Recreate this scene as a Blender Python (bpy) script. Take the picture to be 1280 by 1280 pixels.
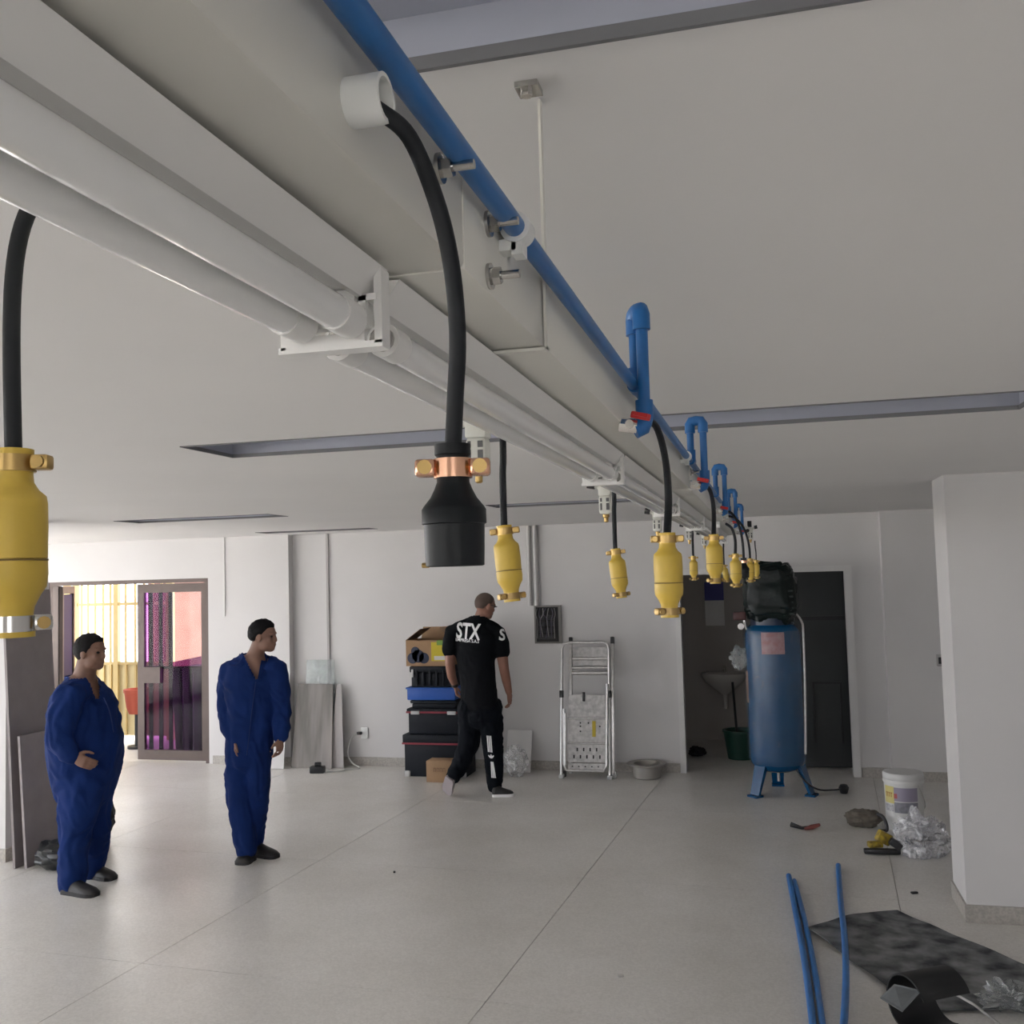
import bpy, bmesh, math, random
from mathutils import Vector, Matrix, noise
from mathutils.bvhtree import BVHTree
random.seed(7)
for o in list(bpy.data.objects): bpy.data.objects.remove(o)
scene = bpy.context.scene
COL = scene.collection
V = Vector
# ------------------------------------------------------------------ camera
CAM_H = 2.0
RIGHT = V((0.96761269, 0.25097763, -0.02712764))
UP = V((0.04191998, -0.05378092, 0.99767246))
FWD = V((-0.24893452, 0.96649772, 0.06256008))
FPX = 1240.0
cam_data = bpy.data.cameras.new('camera')
cam_data.sensor_width = 36.0
cam_data.lens = FPX / 1280 * 36.0
cam_data.clip_start = 0.02
cam = bpy.data.objects.new('camera', cam_data)
COL.objects.link(cam)
cam.matrix_world = Matrix(((RIGHT.x, UP.x, -FWD.x, 0), (RIGHT.y, UP.y, -FWD.y, 0),
                           (RIGHT.z, UP.z, -FWD.z, CAM_H), (0, 0, 0, 1)))
scene.camera = cam

def ray(px, py):
    return RIGHT * (px - 640) - UP * (py - 640) + FWD * FPX
def dep(px, py, y):                      # pixel on the vertical plane at depth y
    d = ray(px, py); t = y / d.y
    return V((d.x * t, y, CAM_H + d.z * t))
def fl(px, py, z=0.0):                   # pixel on a horizontal plane
    d = ray(px, py); t = (z - CAM_H) / d.z
    return V((d.x * t, d.y * t, z))
# ------------------------------------------------------------------ world and exposure
world = bpy.data.worlds.new('world'); scene.world = world
world.use_nodes = True
bg = world.node_tree.nodes['Background']
bg.inputs[0].default_value = (0.925, 0.945, 1.0, 1)
bg.inputs[1].default_value = 1.0
sun_d = bpy.data.lights.new('sun', 'SUN'); sun_d.energy = 4.0; sun_d.angle = 0.009; sun_d.color = (1.0, 0.95, 0.88)
sun = bpy.data.objects.new('sun', sun_d); COL.objects.link(sun)
sun.rotation_euler = V((0.62, -0.12, 0.78)).to_track_quat('Z', 'Y').to_euler()
vs = scene.view_settings
vs.view_transform = 'Standard'; vs.look = 'None'; vs.gamma = 1.0; vs.use_curve_mapping = False
vs.exposure = 2.92

# room extents
XL, XR, YB, YF, CEIL = -9.6, 3.6, -4.0, 10.02, 2.50
def portal(loc, rot, sx, sy):
    l = bpy.data.lights.new('window_portal', 'AREA'); l.shape = 'RECTANGLE'; l.size = sx; l.size_y = sy
    l.cycles.is_portal = True
    o = bpy.data.objects.new('window_portal', l); COL.objects.link(o); o.location = loc; o.rotation_euler = rot

# ------------------------------------------------------------------ materials
MATS = {}
def mat(name, color, rough=0.5, metal=0.0, var=0.0, scale=8.0, bump=0.0, bscale=40.0, spec=0.5, coat=0.0, color2=None, stretch=None):
    m = bpy.data.materials.new(name); m.use_nodes = True
    nt = m.node_tree; b = nt.nodes['Principled BSDF']
    b.inputs['Base Color'].default_value = (*color, 1)
    b.inputs['Roughness'].default_value = rough
    b.inputs['Metallic'].default_value = metal
    b.inputs['Specular IOR Level'].default_value = spec
    b.inputs['Coat Weight'].default_value = coat
    tc = nt.nodes.new('ShaderNodeTexCoord'); vec = tc.outputs['Object']
    if stretch:
        mp = nt.nodes.new('ShaderNodeMapping'); mp.inputs['Scale'].default_value = stretch
        nt.links.new(vec, mp.inputs[0]); vec = mp.outputs[0]
    if var or color2:
        n = nt.nodes.new('ShaderNodeTexNoise'); n.inputs['Scale'].default_value = scale
        n.inputs['Detail'].default_value = 6; nt.links.new(vec, n.inputs['Vector'])
        r = nt.nodes.new('ShaderNodeValToRGB')
        c2 = color2 or tuple(max(0, c * (1 - var)) for c in color)
        r.color_ramp.elements[0].position = 0.35; r.color_ramp.elements[0].color = (*c2, 1)
        r.color_ramp.elements[1].position = 0.65; r.color_ramp.elements[1].color = (*color, 1)
        nt.links.new(n.outputs['Fac'], r.inputs[0]); nt.links.new(r.outputs[0], b.inputs['Base Color'])
    if bump:
        n2 = nt.nodes.new('ShaderNodeTexNoise'); n2.inputs['Scale'].default_value = bscale
        n2.inputs['Detail'].default_value = 5; nt.links.new(vec, n2.inputs['Vector'])
        bp = nt.nodes.new('ShaderNodeBump'); bp.inputs['Strength'].default_value = bump
        bp.inputs['Distance'].default_value = 0.01
        nt.links.new(n2.outputs['Fac'], bp.inputs['Height']); nt.links.new(bp.outputs[0], b.inputs['Normal'])
    MATS[name] = m
    return m
def glass_mat(name, tint, gloss=0.08, rough=0.02, haze=0.0, haze_col=(0.8, 0.8, 0.8), lo=0.45):
    m = bpy.data.materials.new(name); m.use_nodes = True; nt = m.node_tree
    for n in list(nt.nodes): nt.nodes.remove(n)
    out = nt.nodes.new('ShaderNodeOutputMaterial')
    t = nt.nodes.new('ShaderNodeBsdfTransparent'); t.inputs[0].default_value = (*tint, 1)
    g = nt.nodes.new('ShaderNodeBsdfGlossy'); g.inputs['Roughness'].default_value = rough
    mx = nt.nodes.new('ShaderNodeMixShader'); mx.inputs[0].default_value = gloss
    nt.links.new(t.outputs[0], mx.inputs[1]); nt.links.new(g.outputs[0], mx.inputs[2])
    last = mx
    if haze:
        d = nt.nodes.new('ShaderNodeBsdfDiffuse'); d.inputs[0].default_value = (*haze_col, 1)
        m2 = nt.nodes.new('ShaderNodeMixShader')
        tc = nt.nodes.new('ShaderNodeTexCoord'); n = nt.nodes.new('ShaderNodeTexNoise')
        n.inputs['Scale'].default_value = 9; n.inputs['Detail'].default_value = 8; n.inputs['Distortion'].default_value = 2.0
        nt.links.new(tc.outputs['Object'], n.inputs['Vector'])
        r = nt.nodes.new('ShaderNodeMapRange'); r.inputs[1].default_value = lo; r.inputs[2].default_value = 0.75
        r.inputs[3].default_value = haze * 0.25; r.inputs[4].default_value = haze
        nt.links.new(n.outputs['Fac'], r.inputs[0]); nt.links.new(r.outputs[0], m2.inputs[0])
        nt.links.new(mx.outputs[0], m2.inputs[1]); nt.links.new(d.outputs[0], m2.inputs[2]); last = m2
        bp = nt.nodes.new('ShaderNodeBump'); bp.inputs['Strength'].default_value = 0.6; bp.inputs['Distance'].default_value = 0.02
        nt.links.new(n.outputs['Fac'], bp.inputs['Height']); nt.links.new(bp.outputs[0], g.inputs['Normal'])
    nt.links.new(last.outputs[0], out.inputs[0])
    MATS[name] = m
    return m

wall_m = mat('wall_paint', (0.70, 0.685, 0.68), 0.6, var=0.05, scale=1.5, bump=0.05, bscale=25)
ceil_m = mat('ceiling_paint', (0.83, 0.815, 0.80), 0.7, var=0.03, scale=1.0, bump=0.04, bscale=18)
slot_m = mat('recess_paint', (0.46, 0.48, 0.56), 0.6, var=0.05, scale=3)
slotshade_m = mat('recess_edge_shade', (0.18, 0.18, 0.19), 0.7)
base_m = mat('baseboard_terrazzo', (0.50, 0.47, 0.43), 0.4, var=0.25, scale=60)
grout_m = mat('floor_joint', (0.42, 0.40, 0.37), 0.8)
trim_m = mat('white_trim', (0.74, 0.73, 0.72), 0.45, var=0.03, scale=5)
beam_m = mat('trunking_enamel', (0.78, 0.765, 0.70), 0.35, var=0.02, scale=3)
fix_m = mat('fixture_enamel', (0.82, 0.81, 0.79), 0.3)
tube_m = mat('tube_white', (0.86, 0.86, 0.85), 0.18, coat=0.3)
cap_m = mat('tube_cap', (0.80, 0.79, 0.77), 0.3)
nip_m = mat('nipple_white', (0.84, 0.85, 0.83), 0.3)
zinc_m = mat('zinc_bolt', (0.50, 0.49, 0.47), 0.22, 1.0)
blue_m = mat('blue_pipe', (0.016, 0.145, 0.42), 0.35, var=0.12, scale=20)
bluefloor_m = mat('blue_tubing', (0.03, 0.17, 0.48), 0.35, var=0.15, scale=12)
chrome_m = mat('chrome_brass', (0.75, 0.73, 0.70), 0.18, 1.0)
red_m = mat('valve_red', (0.62, 0.03, 0.03), 0.35)
yellow_m = mat('connector_yellow', (0.64, 0.44, 0.065), 0.45, var=0.08, scale=30)
seamy_m = mat('seam_dark', (0.16, 0.10, 0.02), 0.6)
gold_m = mat('clamp_brass', (0.48, 0.33, 0.13), 0.36, 1.0)
brass2_m = mat('clamp_old_brass', (0.36, 0.25, 0.11), 0.4, 1.0)
copper_m = mat('clamp_copper', (0.72, 0.42, 0.28), 0.22, 1.0)
rubber_m = mat('black_rubber', (0.012, 0.014, 0.017), 0.5, bump=0.05, bscale=60, spec=.25)
conn_black_m = mat('connector_black', (0.008, 0.010, 0.012), 0.45, spec=.25)
frl_m = mat('regulator_body', (0.62, 0.62, 0.57), 0.4)
frl_win_m = mat('regulator_window', (0.10, 0.10, 0.10), 0.2)
steel_m = mat('aluminium', (0.62, 0.61, 0.60), 0.32, 0.85, var=0.15, scale=30)
plate_m = mat('aluminium_plate', (0.56, 0.55, 0.54), 0.5, 0.5, var=0.3, scale=25)
blackpl_m = mat('black_plastic', (0.02, 0.02, 0.022), 0.4)
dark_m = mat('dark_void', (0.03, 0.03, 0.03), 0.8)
frame_m = mat('door_frame_bronze', (0.11, 0.082, 0.072), 0.45, 0.3, var=0.1, scale=10)
board_m = mat('grey_board', (0.30, 0.265, 0.265), 0.6, var=0.12, scale=6)
board2_m = mat('grey_board_pale', (0.36, 0.32, 0.32), 0.6, var=0.12, scale=6)

# terrazzo floor: speckle plus broad dirt
def floor_material():
    m = bpy.data.materials.new('terrazzo'); m.use_nodes = True; nt = m.node_tree
    b = nt.nodes['Principled BSDF']
    tc = nt.nodes.new('ShaderNodeTexCoord')
    vor = nt.nodes.new('ShaderNodeTexVoronoi'); vor.inputs['Scale'].default_value = 90
    nt.links.new(tc.outputs['Object'], vor.inputs['Vector'])
    r1 = nt.nodes.new('ShaderNodeValToRGB')
    r1.color_ramp.elements[0].color = (0.72, 0.70, 0.67, 1); r1.color_ramp.elements[1].color = (0.82, 0.80, 0.77, 1)
    sep = nt.nodes.new('ShaderNodeSeparateColor'); nt.links.new(vor.outputs['Color'], sep.inputs[0])
    nt.links.new(sep.outputs[0], r1.inputs[0])
    n = nt.nodes.new('ShaderNodeTexNoise'); n.inputs['Scale'].default_value = 1.1; n.inputs['Detail'].default_value = 9
    n.inputs['Roughness'].default_value = 0.65
    nt.links.new(tc.outputs['Object'], n.inputs['Vector'])
    r2 = nt.nodes.new('ShaderNodeValToRGB')
    r2.color_ramp.elements[0].position = 0.3; r2.color_ramp.elements[0].color = (0.86, 0.85, 0.83, 1)
    r2.color_ramp.elements[1].position = 0.7; r2.color_ramp.elements[1].color = (1, 1, 1, 1)
    nt.links.new(n.outputs['Fac'], r2.inputs[0])
    mx = nt.nodes.new('ShaderNodeMix'); mx.data_type = 'RGBA'; mx.blend_type = 'MULTIPLY'; mx.inputs[0].default_value = 1
    nt.links.new(r1.outputs[0], mx.inputs[6]); nt.links.new(r2.outputs[0], mx.inputs[7])
    nt.links.new(mx.outputs[2], b.inputs['Base Color'])
    mr = nt.nodes.new('ShaderNodeMapRange'); mr.inputs[3].default_value = 0.42; mr.inputs[4].default_value = 0.22
    nt.links.new(n.outputs['Fac'], mr.inputs[0]); nt.links.new(mr.outputs[0], b.inputs['Roughness'])
    return m
floor_m = floor_material()

# ------------------------------------------------------------------ mesh helpers
def frame_of(t, side=None):
    t = t.normalized()
    ref = side if side is not None else (V((0, 0, 1)) if abs(t.z) < 0.9 else V((1, 0, 0)))
    u = ref - t * ref.dot(t)
    if u.length < 1e-4:
        ref = V((0, 1, 0)) if abs(t.y) < 0.9 else V((1, 0, 0)); u = ref - t * ref.dot(t)
    u.normalize()
    return u, t.cross(u)
class MB:
    def __init__(s): s.v = []; s.f = []
    def add(s, vs_, fs):
        k = len(s.v); s.v += [V(v) for v in vs_]; s.f += [tuple(i + k for i in f) for f in fs]; return s
    def box(s, c, d, rz=0.0, rx=0.0, ry=0.0, bev=0.0):
        c = V(c); hx, hy, hz = d[0] / 2, d[1] / 2, d[2] / 2
        R = Matrix.Rotation(rz, 3, 'Z') @ Matrix.Rotation(ry, 3, 'Y') @ Matrix.Rotation(rx, 3, 'X')
        if bev <= 0:
            P = [(x, y, z) for z in (-hz, hz) for y in (-hy, hy) for x in (-hx, hx)]
            F = [(0, 2, 3, 1), (4, 5, 7, 6), (0, 1, 5, 4), (2, 6, 7, 3), (0, 4, 6, 2), (1, 3, 7, 5)]
            return s.add([c + R @ V(p) for p in P], F)
        bm = bmesh.new(); bmesh.ops.create_cube(bm, size=1)
        for v in bm.verts: v.co = V((v.co.x * d[0], v.co.y * d[1], v.co.z * d[2]))
        bmesh.ops.bevel(bm, geom=bm.edges[:], offset=bev, segments=2, affect='EDGES', profile=0.5)
        bm.verts.index_update()
        s.add([c + R @ v.co for v in bm.verts], [tuple(v.index for v in f.verts) for f in bm.faces]); bm.free(); return s
    def span(s, a, b, bev=0.0):
        a = V(a); b = V(b)
        return s.box((a + b) / 2, (abs(b.x - a.x), abs(b.y - a.y), abs(b.z - a.z)), bev=bev)
    def rings(s, R, cap=True, close=False):
        k = len(s.v); n = len(R[0])
        for r in R: s.v += [V(p) for p in r]
        m = len(R)
        for i in range(m - 1 + (1 if close else 0)):
            a = k + i * n; b = k + ((i + 1) % m) * n
            for j in range(n):
                s.f.append((a + j, a + (j + 1) % n, b + (j + 1) % n, b + j))
        if cap and not close:
            s.f.append(tuple(k + j for j in reversed(range(n)))); s.f.append(tuple(k + (m - 1) * n + j for j in range(n)))
        return s
    def cyl(s, a, b, r0, r1=None, n=16, cap=True):
        a = V(a); b = V(b); r1 = r0 if r1 is None else r1
        u, w = frame_of(b - a)
        ring = lambda c, r: [c + (u * math.cos(2 * math.pi * j / n) + w * math.sin(2 * math.pi * j / n)) * r for j in range(n)]
        return s.rings([ring(a, r0), ring(b, r1)], cap)
    def tube(s, pts, r, n=10, cap=True):
        pts = [V(p) for p in pts]; R = []
        rr = r if isinstance(r, (list, tuple)) else [r] * len(pts)
        u = None
        for i, p in enumerate(pts):
            t = (pts[min(i + 1, len(pts) - 1)] - pts[max(i - 1, 0)])
            if t.length < 1e-6: t = V((0, 0, 1))
            t.normalize()
            if u is None: u, w = frame_of(t)
            else:
                u = u - t * u.dot(t); u.normalize(); w = t.cross(u)
            R.append([p + (u * math.cos(2 * math.pi * j / n) + w * math.sin(2 * math.pi * j / n)) * rr[i] for j in range(n)])
        return s.rings(R, cap)
    def lathe(s, prof, c=(0, 0, 0), n=24, axis='Z'):
        c = V(c); R = []
        for r, z in prof:
            ring = []
            for j in range(n):
                a = 2 * math.pi * j / n
                p = V((r * math.cos(a), r * math.sin(a), z))
                if axis == 'Y': p = V((p.x, p.z, -p.y))
                if axis == 'X': p = V((p.z, p.y, -p.x))
                ring.append(c + p)
            R.append(ring)
        return s.rings(R)
    def limb(s, items, side=None, n=18):
        """items: (point, ru, rv); ru along side, rv across it. Rounded ends."""
        P = [V(i[0]) for i in items]; R = []
        N = len(P)
        def ring(c, u, w, a, b): return [c + u * (a * math.cos(2 * math.pi * j / n)) + w * (b * math.sin(2 * math.pi * j / n)) for j in range(n)]
        for i in range(N):
            t = (P[min(i + 1, N - 1)] - P[max(i - 1, 0)]).normalized()
            u, w = frame_of(t, V(side) if side is not None else None)
            a, b = items[i][1], items[i][2]
            if i == 0:
                for q in (0.96, 0.75, 0.4): R.append(ring(P[0] - t * (min(a, b) * q), u, w, a * math.sqrt(1 - q * q), b * math.sqrt(1 - q * q)))
            R.append(ring(P[i], u, w, a, b))
            if i == N - 1:
                for q in (0.4, 0.75, 0.96): R.append(ring(P[i] + t * (min(a, b) * q), u, w, a * math.sqrt(1 - q * q), b * math.sqrt(1 - q * q)))
        return s.rings(R)
    def blob(s, c, f, u, rf, rs, ru, n=16):
        c = V(c); f = V(f).normalized(); u = V(u); u = (u - f * u.dot(f)).normalized(); r = f.cross(u)
        R = []
        for i in range(1, n):
            th = math.pi * i / n
            R.append([c + u * (ru * math.cos(th)) + (f * (rf * math.cos(a)) + r * (rs * math.sin(a))) * math.sin(th)
                      for a in [2 * math.pi * j / n for j in range(n)]])
        return s.rings(R)
    def build(s, name, m, parent=None, org=None, smooth=True, sharp=40):
        if org is None: org = parent['_o'] if parent is not None and '_o' in parent else (0, 0, 0)
        org = V(org)
        me = bpy.data.meshes.new(name)
        me.from_pydata([v - org for v in s.v], [], s.f)
        me.materials.append(m)
        bm = bmesh.new(); bm.from_mesh(me)
        bmesh.ops.recalc_face_normals(bm, faces=bm.faces[:])
        if smooth:
            for f in bm.faces: f.smooth = True
            for e in bm.edges:
                if len(e.link_faces) == 2 and e.calc_face_angle(0) > math.radians(sharp): e.smooth = False
        bm.to_mesh(me); bm.free()
        o = bpy.data.objects.new(name, me); COL.objects.link(o)
        if parent is not None:
            o.parent = parent; o['_o'] = list(org)
        else:
            o.location = org; o['_o'] = list(org)
        return o
def tag(o, label=None, cat=None, group=None, kind=None):
    if label: o['label'] = label
    if cat: o['category'] = cat
    if group: o['group'] = group
    if kind: o['kind'] = kind
    return o
def thing(name, loc, label, cat, group=None):
    o = bpy.data.objects.new(name, None); COL.objects.link(o); o.location = V(loc); o['_o'] = list(loc)
    o.empty_display_size = 0.1
    return tag(o, label, cat, group)
def struct(name, mb, m, parent=None, **k):
    o = mb.build(name, m, parent, **k)
    if parent is None: o['kind'] = 'structure'
    return o
def copy_tree(o, parent=None):
    c = o.copy(); COL.objects.link(c); c.parent = parent
    for ch in [x for x in bpy.data.objects if x.parent == o]: copy_tree(ch, c)
    return c
def bez(p0, p1, p2, p3, n=16):
    p0, p1, p2, p3 = V(p0), V(p1), V(p2), V(p3)
    return [p0 * (1 - t) ** 3 + p1 * (3 * t * (1 - t) ** 2) + p2 * (3 * t * t * (1 - t)) + p3 * t ** 3 for t in [i / n for i in range(n + 1)]]
def catmull(P, k=6):
    P = [V(p) for p in P]; out = []
    for i in range(len(P) - 1):
        a, b, c, d = P[max(i - 1, 0)], P[i], P[i + 1], P[min(i + 2, len(P) - 1)]
        for j in range(k):
            t = j / k
            out.append(0.5 * ((2 * b) + (c - a) * t + (2 * a - 5 * b + 4 * c - d) * t * t + (3 * b - a - 3 * c + d) * t ** 3))
    out.append(P[-1]); return out

# ================================================================== SETTING
# floor base and terrazzo slabs
floor = struct('floor', MB().span((XL, YB, -0.10), (XR, 12.3, -0.012)), grout_m, smooth=False)
def clip(poly, axis, val, keep_less):
    out = []
    for i in range(len(poly)):
        a, b = poly[i], poly[(i + 1) % len(poly)]
        ia = (a[axis] <= val) if keep_less else (a[axis] >= val)
        ib = (b[axis] <= val) if keep_less else (b[axis] >= val)
        if ia: out.append(a)
        if ia != ib:
            t = (val - a[axis]) / (b[axis] - a[axis]); out.append((a[0] + t * (b[0] - a[0]), a[1] + t * (b[1] - a[1])))
    return out
ang = math.radians(3.2); S = 1.93; g = 0.002
ca, sa = math.cos(ang), math.sin(ang)
ox, oy = -1.375, 4.60
for i in range(-6, 5):
    for j in range(-6, 6):
        P = []
        for (a, b) in ((i * S + g, j * S + g), ((i + 1) * S - g, j * S + g), ((i + 1) * S - g, (j + 1) * S - g), (i * S + g, (j + 1) * S - g)):
            P.append((ox + a * ca + b * sa, oy - a * sa + b * ca))
        for ax, v_, kl in ((0, XL, False), (0, XR, True), (1, YB, False), (1, 12.3, True)):
            if P: P = clip(P, ax, v_, kl)
        if len(P) < 3: continue
        n = len(P)
        mb = MB().add([(p[0], p[1], 0) for p in P] + [(p[0], p[1], -0.011) for p in P],
                      [tuple(range(n)), tuple(reversed(range(n, 2 * n)))] + [(k, n + k, n + (k + 1) % n, (k + 1) % n) for k in range(n)])
        mb.build('floor_slab', floor_m, floor, smooth=False)

# ceiling with recessed slots
slots = [(-2.07, 0.95, 0.54, 0.90), (-2.07, 0.82, 3.19, 3.56), (-1.95, -0.55, 6.82, 7.12), (-4.95, -3.62, 6.72, 7.05), (-5.1, -3.85, 9.2, 9.45)]
xs = sorted({XL, XR} | {s_[0] for s_ in slots} | {s_[1] for s_ in slots})
ys = sorted({YB, 12.3} | {s_[2] for s_ in slots} | {s_[3] for s_ in slots})
mb = MB()
for i in range(len(xs) - 1):
    for j in range(len(ys) - 1):
        cx, cy = (xs[i] + xs[i + 1]) / 2, (ys[j] + ys[j + 1]) / 2
        if any(a < cx < b and c < cy < d for a, b, c, d in slots): continue
        mb.add([(xs[i], ys[j], CEIL), (xs[i], ys[j + 1], CEIL), (xs[i + 1], ys[j + 1], CEIL), (xs[i + 1], ys[j], CEIL)], [(0, 1, 2, 3)])
ceiling = struct('ceiling', mb, ceil_m, smooth=False)
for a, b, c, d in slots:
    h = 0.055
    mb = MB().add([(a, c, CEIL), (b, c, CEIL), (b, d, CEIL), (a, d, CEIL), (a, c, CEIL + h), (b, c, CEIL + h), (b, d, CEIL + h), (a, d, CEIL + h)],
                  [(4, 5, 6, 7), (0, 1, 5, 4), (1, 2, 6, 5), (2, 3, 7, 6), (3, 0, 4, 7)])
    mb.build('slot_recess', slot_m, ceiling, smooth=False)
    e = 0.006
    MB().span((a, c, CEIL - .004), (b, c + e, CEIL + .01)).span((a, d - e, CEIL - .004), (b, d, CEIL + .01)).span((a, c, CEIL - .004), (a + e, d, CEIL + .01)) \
        .span((b - e, c, CEIL - .004), (b, d, CEIL + .01)).build('slot_edge_shade', slotshade_m, ceiling, smooth=False)  # dark strips painting in the shade along the slot edges

# back wall: right part with the doorway, left part standing 10 cm proud with the metal door
T = 0.13
YL = 9.92
DX0, DX1, DZ = -0.875, 0.69, 1.945          # dark doorway
LX0, LX1, LZ = -8.19, -6.09, 2.05           # metal door opening
XS = -5.10
mb = MB().span((XS, YF, 0), (DX0, YF + T, CEIL)).span((DX0, YF, DZ), (DX1, YF + T, CEIL)).span((DX1, YF, 0), (XR, YF + T, CEIL))
wall_back = struct('wall_back', mb, wall_m, smooth=False)
mb = MB().span((XL, YL, 0), (LX0, YF + T, CEIL)).span((LX0, YL, LZ), (LX1, YF + T, CEIL)).span((LX1, YL, 0), (XS, YF + T, CEIL))
wall_bl = struct('wall_back_left', mb, wall_m, smooth=False)
struct('wall_back_right', MB().span((1.02, 9.87, 0), (XR, YF, CEIL)), wall_m, smooth=False)
struct('wall_right', MB().span((XR, YB, 0), (XR + T, 12.3, CEIL)), wall_m, smooth=False)

def window_wall(name, fixed, lo, hi, openings, z0, z1, axis):
    mb = MB()
    def seg(a, b, za, zb):
        if axis == 'X': mb.span((fixed - T, a, za), (fixed, b, zb))
        else: mb.span((a, fixed - T, za), (b, fixed, zb))
    cur = lo
    for a, b in openings:
        seg(cur, a, 0, CEIL); seg(a, b, 0, z0); seg(a, b, z1, CEIL); cur = b
    seg(cur, hi, 0, CEIL)
    return struct(name, mb, wall_m, smooth=False)
glass_clear = glass_mat('window_glass', (0.95, 0.95, 0.95), 0.06)
winframe_m = mat('window_aluminium', (0.45, 0.45, 0.45), 0.4, 0.6)
LW = [(-3.6, 0.5), (0.8, 4.9), (5.2, 9.6)]
RW = [(-8.6, -5.6), (-4.6, -1.6), (0.7, 2.5)]
window_wall('wall_left', XL, YB, YF + T, LW, 0.06, 2.46, 'X')
window_wall('wall_rear', YB, XL, XR, RW, 1.2, 2.3, 'Y')
nwin = 1
for a, b in LW + RW:
    left = (a, b) in LW
    z0, z1 = (0.06, 2.46) if left else (1.2, 2.3)
    mb = MB(); pane = MB()
    n = 4
    def bx_(u0, u1, za, zb, th, M):
        if left: M.span((XL - T / 2 - th, u0, za), (XL - T / 2 + th, u1, zb))
        else: M.span((u0, YB - T / 2 - th, za), (u1, YB - T / 2 + th, zb))
    w = 0.045
    bx_(a, b, z0, z0 + w, 0.025, mb); bx_(a, b, z1 - w, z1, 0.025, mb)
    for k in range(n + 1):
        u = a + (b - a) * k / n
        bx_(max(a, u - w / 2), min(b, u + w / 2), z0 + w, z1 - w, 0.025, mb)
    wo = struct('window_%d' % nwin, mb, winframe_m, smooth=False); nwin += 1
    for k in range(n):
        pm = MB(); bx_(a + (b - a) * k / n + w / 2, a + (b - a) * (k + 1) / n - w / 2, z0 + w, z1 - w, 0.003, pm)
        pm.build('pane', glass_clear, wo, smooth=False)
    if left: portal((XL - T - .02, (a + b) / 2, (z0 + z1) / 2), (0, -math.pi / 2, 0), z1 - z0, b - a)
    else: portal(((a + b) / 2, YB - T - .02, (z0 + z1) / 2), (math.pi / 2, 0, 0), b - a, z1 - z0)

# columns
PX = 0.985
pil = struct('wall_pillar_right', MB().span((PX, 6.10, 0), (PX + 0.62, 6.52, CEIL)), wall_m, smooth=False)
pl = struct('wall_pillar_left', MB().span((-6.05, 6.22, 0), (-5.50, 6.66, CEIL)), wall_m, smooth=False)
struct('baseboard_pillar_right', MB().span((PX - .012, 6.088, 0), (PX + .632, 6.532, 0.095)), base_m, smooth=False)
struct('baseboard_pillar_left', MB().span((-6.062, 6.208, 0), (-5.488, 6.672, 0.095)), base_m, smooth=False)
struct('baseboard_back', MB().span((XS, YF - .014, 0), (DX0 - .06, YF, 0.09)), base_m, smooth=False)
struct('baseboard_back_right', MB().span((DX1 + .075, YF - .014, 0), (1.02, YF, 0.09)).span((1.006, 9.856, 0), (XR, 9.87, 0.09)), base_m, smooth=False)
struct('baseboard_back_left', MB().span((XL, YL - .014, 0), (LX0 - .05, YL, 0.09)).span((LX1 + .05, YL - .014, 0), (XS + .014, YL, 0.09)), base_m, smooth=False)
# doorway trim and conduits in the corner of the wall
struct('trim_1', MB().span((DX0 - .055, YF - .02, 0), (DX0, YF + .02, DZ + .055)).span((DX1, YF - .02, 0), (DX1 + .065, YF + .02, DZ + .055)).span((DX0, YF - .02, DZ), (DX1, YF + .02, DZ + .055)), trim_m, smooth=False)
struct('trim_2', MB().span((-4.69, YF - .022, 0.4), (-4.665, YF, CEIL)), mat('conduit_grey', (0.45, 0.43, 0.43), 0.5), smooth=False)
struct('trim_3', MB().span((-5.895, YL - .012, 1.62), (-5.875, YL, CEIL)), trim_m, smooth=False)

# bathroom behind the doorway
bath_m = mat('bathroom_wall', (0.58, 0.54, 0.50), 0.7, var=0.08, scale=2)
BY = 12.0
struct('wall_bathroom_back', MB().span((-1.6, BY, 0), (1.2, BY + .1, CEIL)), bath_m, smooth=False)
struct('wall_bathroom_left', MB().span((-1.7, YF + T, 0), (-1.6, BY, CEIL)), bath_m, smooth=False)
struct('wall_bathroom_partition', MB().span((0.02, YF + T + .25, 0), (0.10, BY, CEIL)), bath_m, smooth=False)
struct('trim_4', MB().span((-0.005, YF + T + .20, 0), (0.10, YF + T + .25, 2.2)), trim_m, smooth=False)
dd = struct('door_2', MB().span((0.10, YF + .38, 0.012), (1.15, YF + .42, CEIL)), mat('dark_door', (0.030, 0.034, 0.034), 0.55, var=0.15, scale=3), smooth=False)
MB().span((0.10, YF + .36, 1.46), (1.15, YF + .38, 1.50)).build('cross_rail', mat('dark_rail', (0.012, 0.013, 0.013), 0.5), dd, smooth=False)
MB().span((0.36, YF + .365, 0.25), (0.38, YF + .38, 0.85)).span((0.62, YF + .365, 0.25), (0.64, YF + .38, 0.85)).span((0.38, YF + .365, 0.83), (0.62, YF + .38, 0.85)).build('lower_moulding', MATS['dark_rail'], dd, smooth=False)
struct('wall_bathroom_right', MB().span((1.15, YF + T, 0), (1.25, BY, CEIL)), bath_m, smooth=False)

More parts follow.
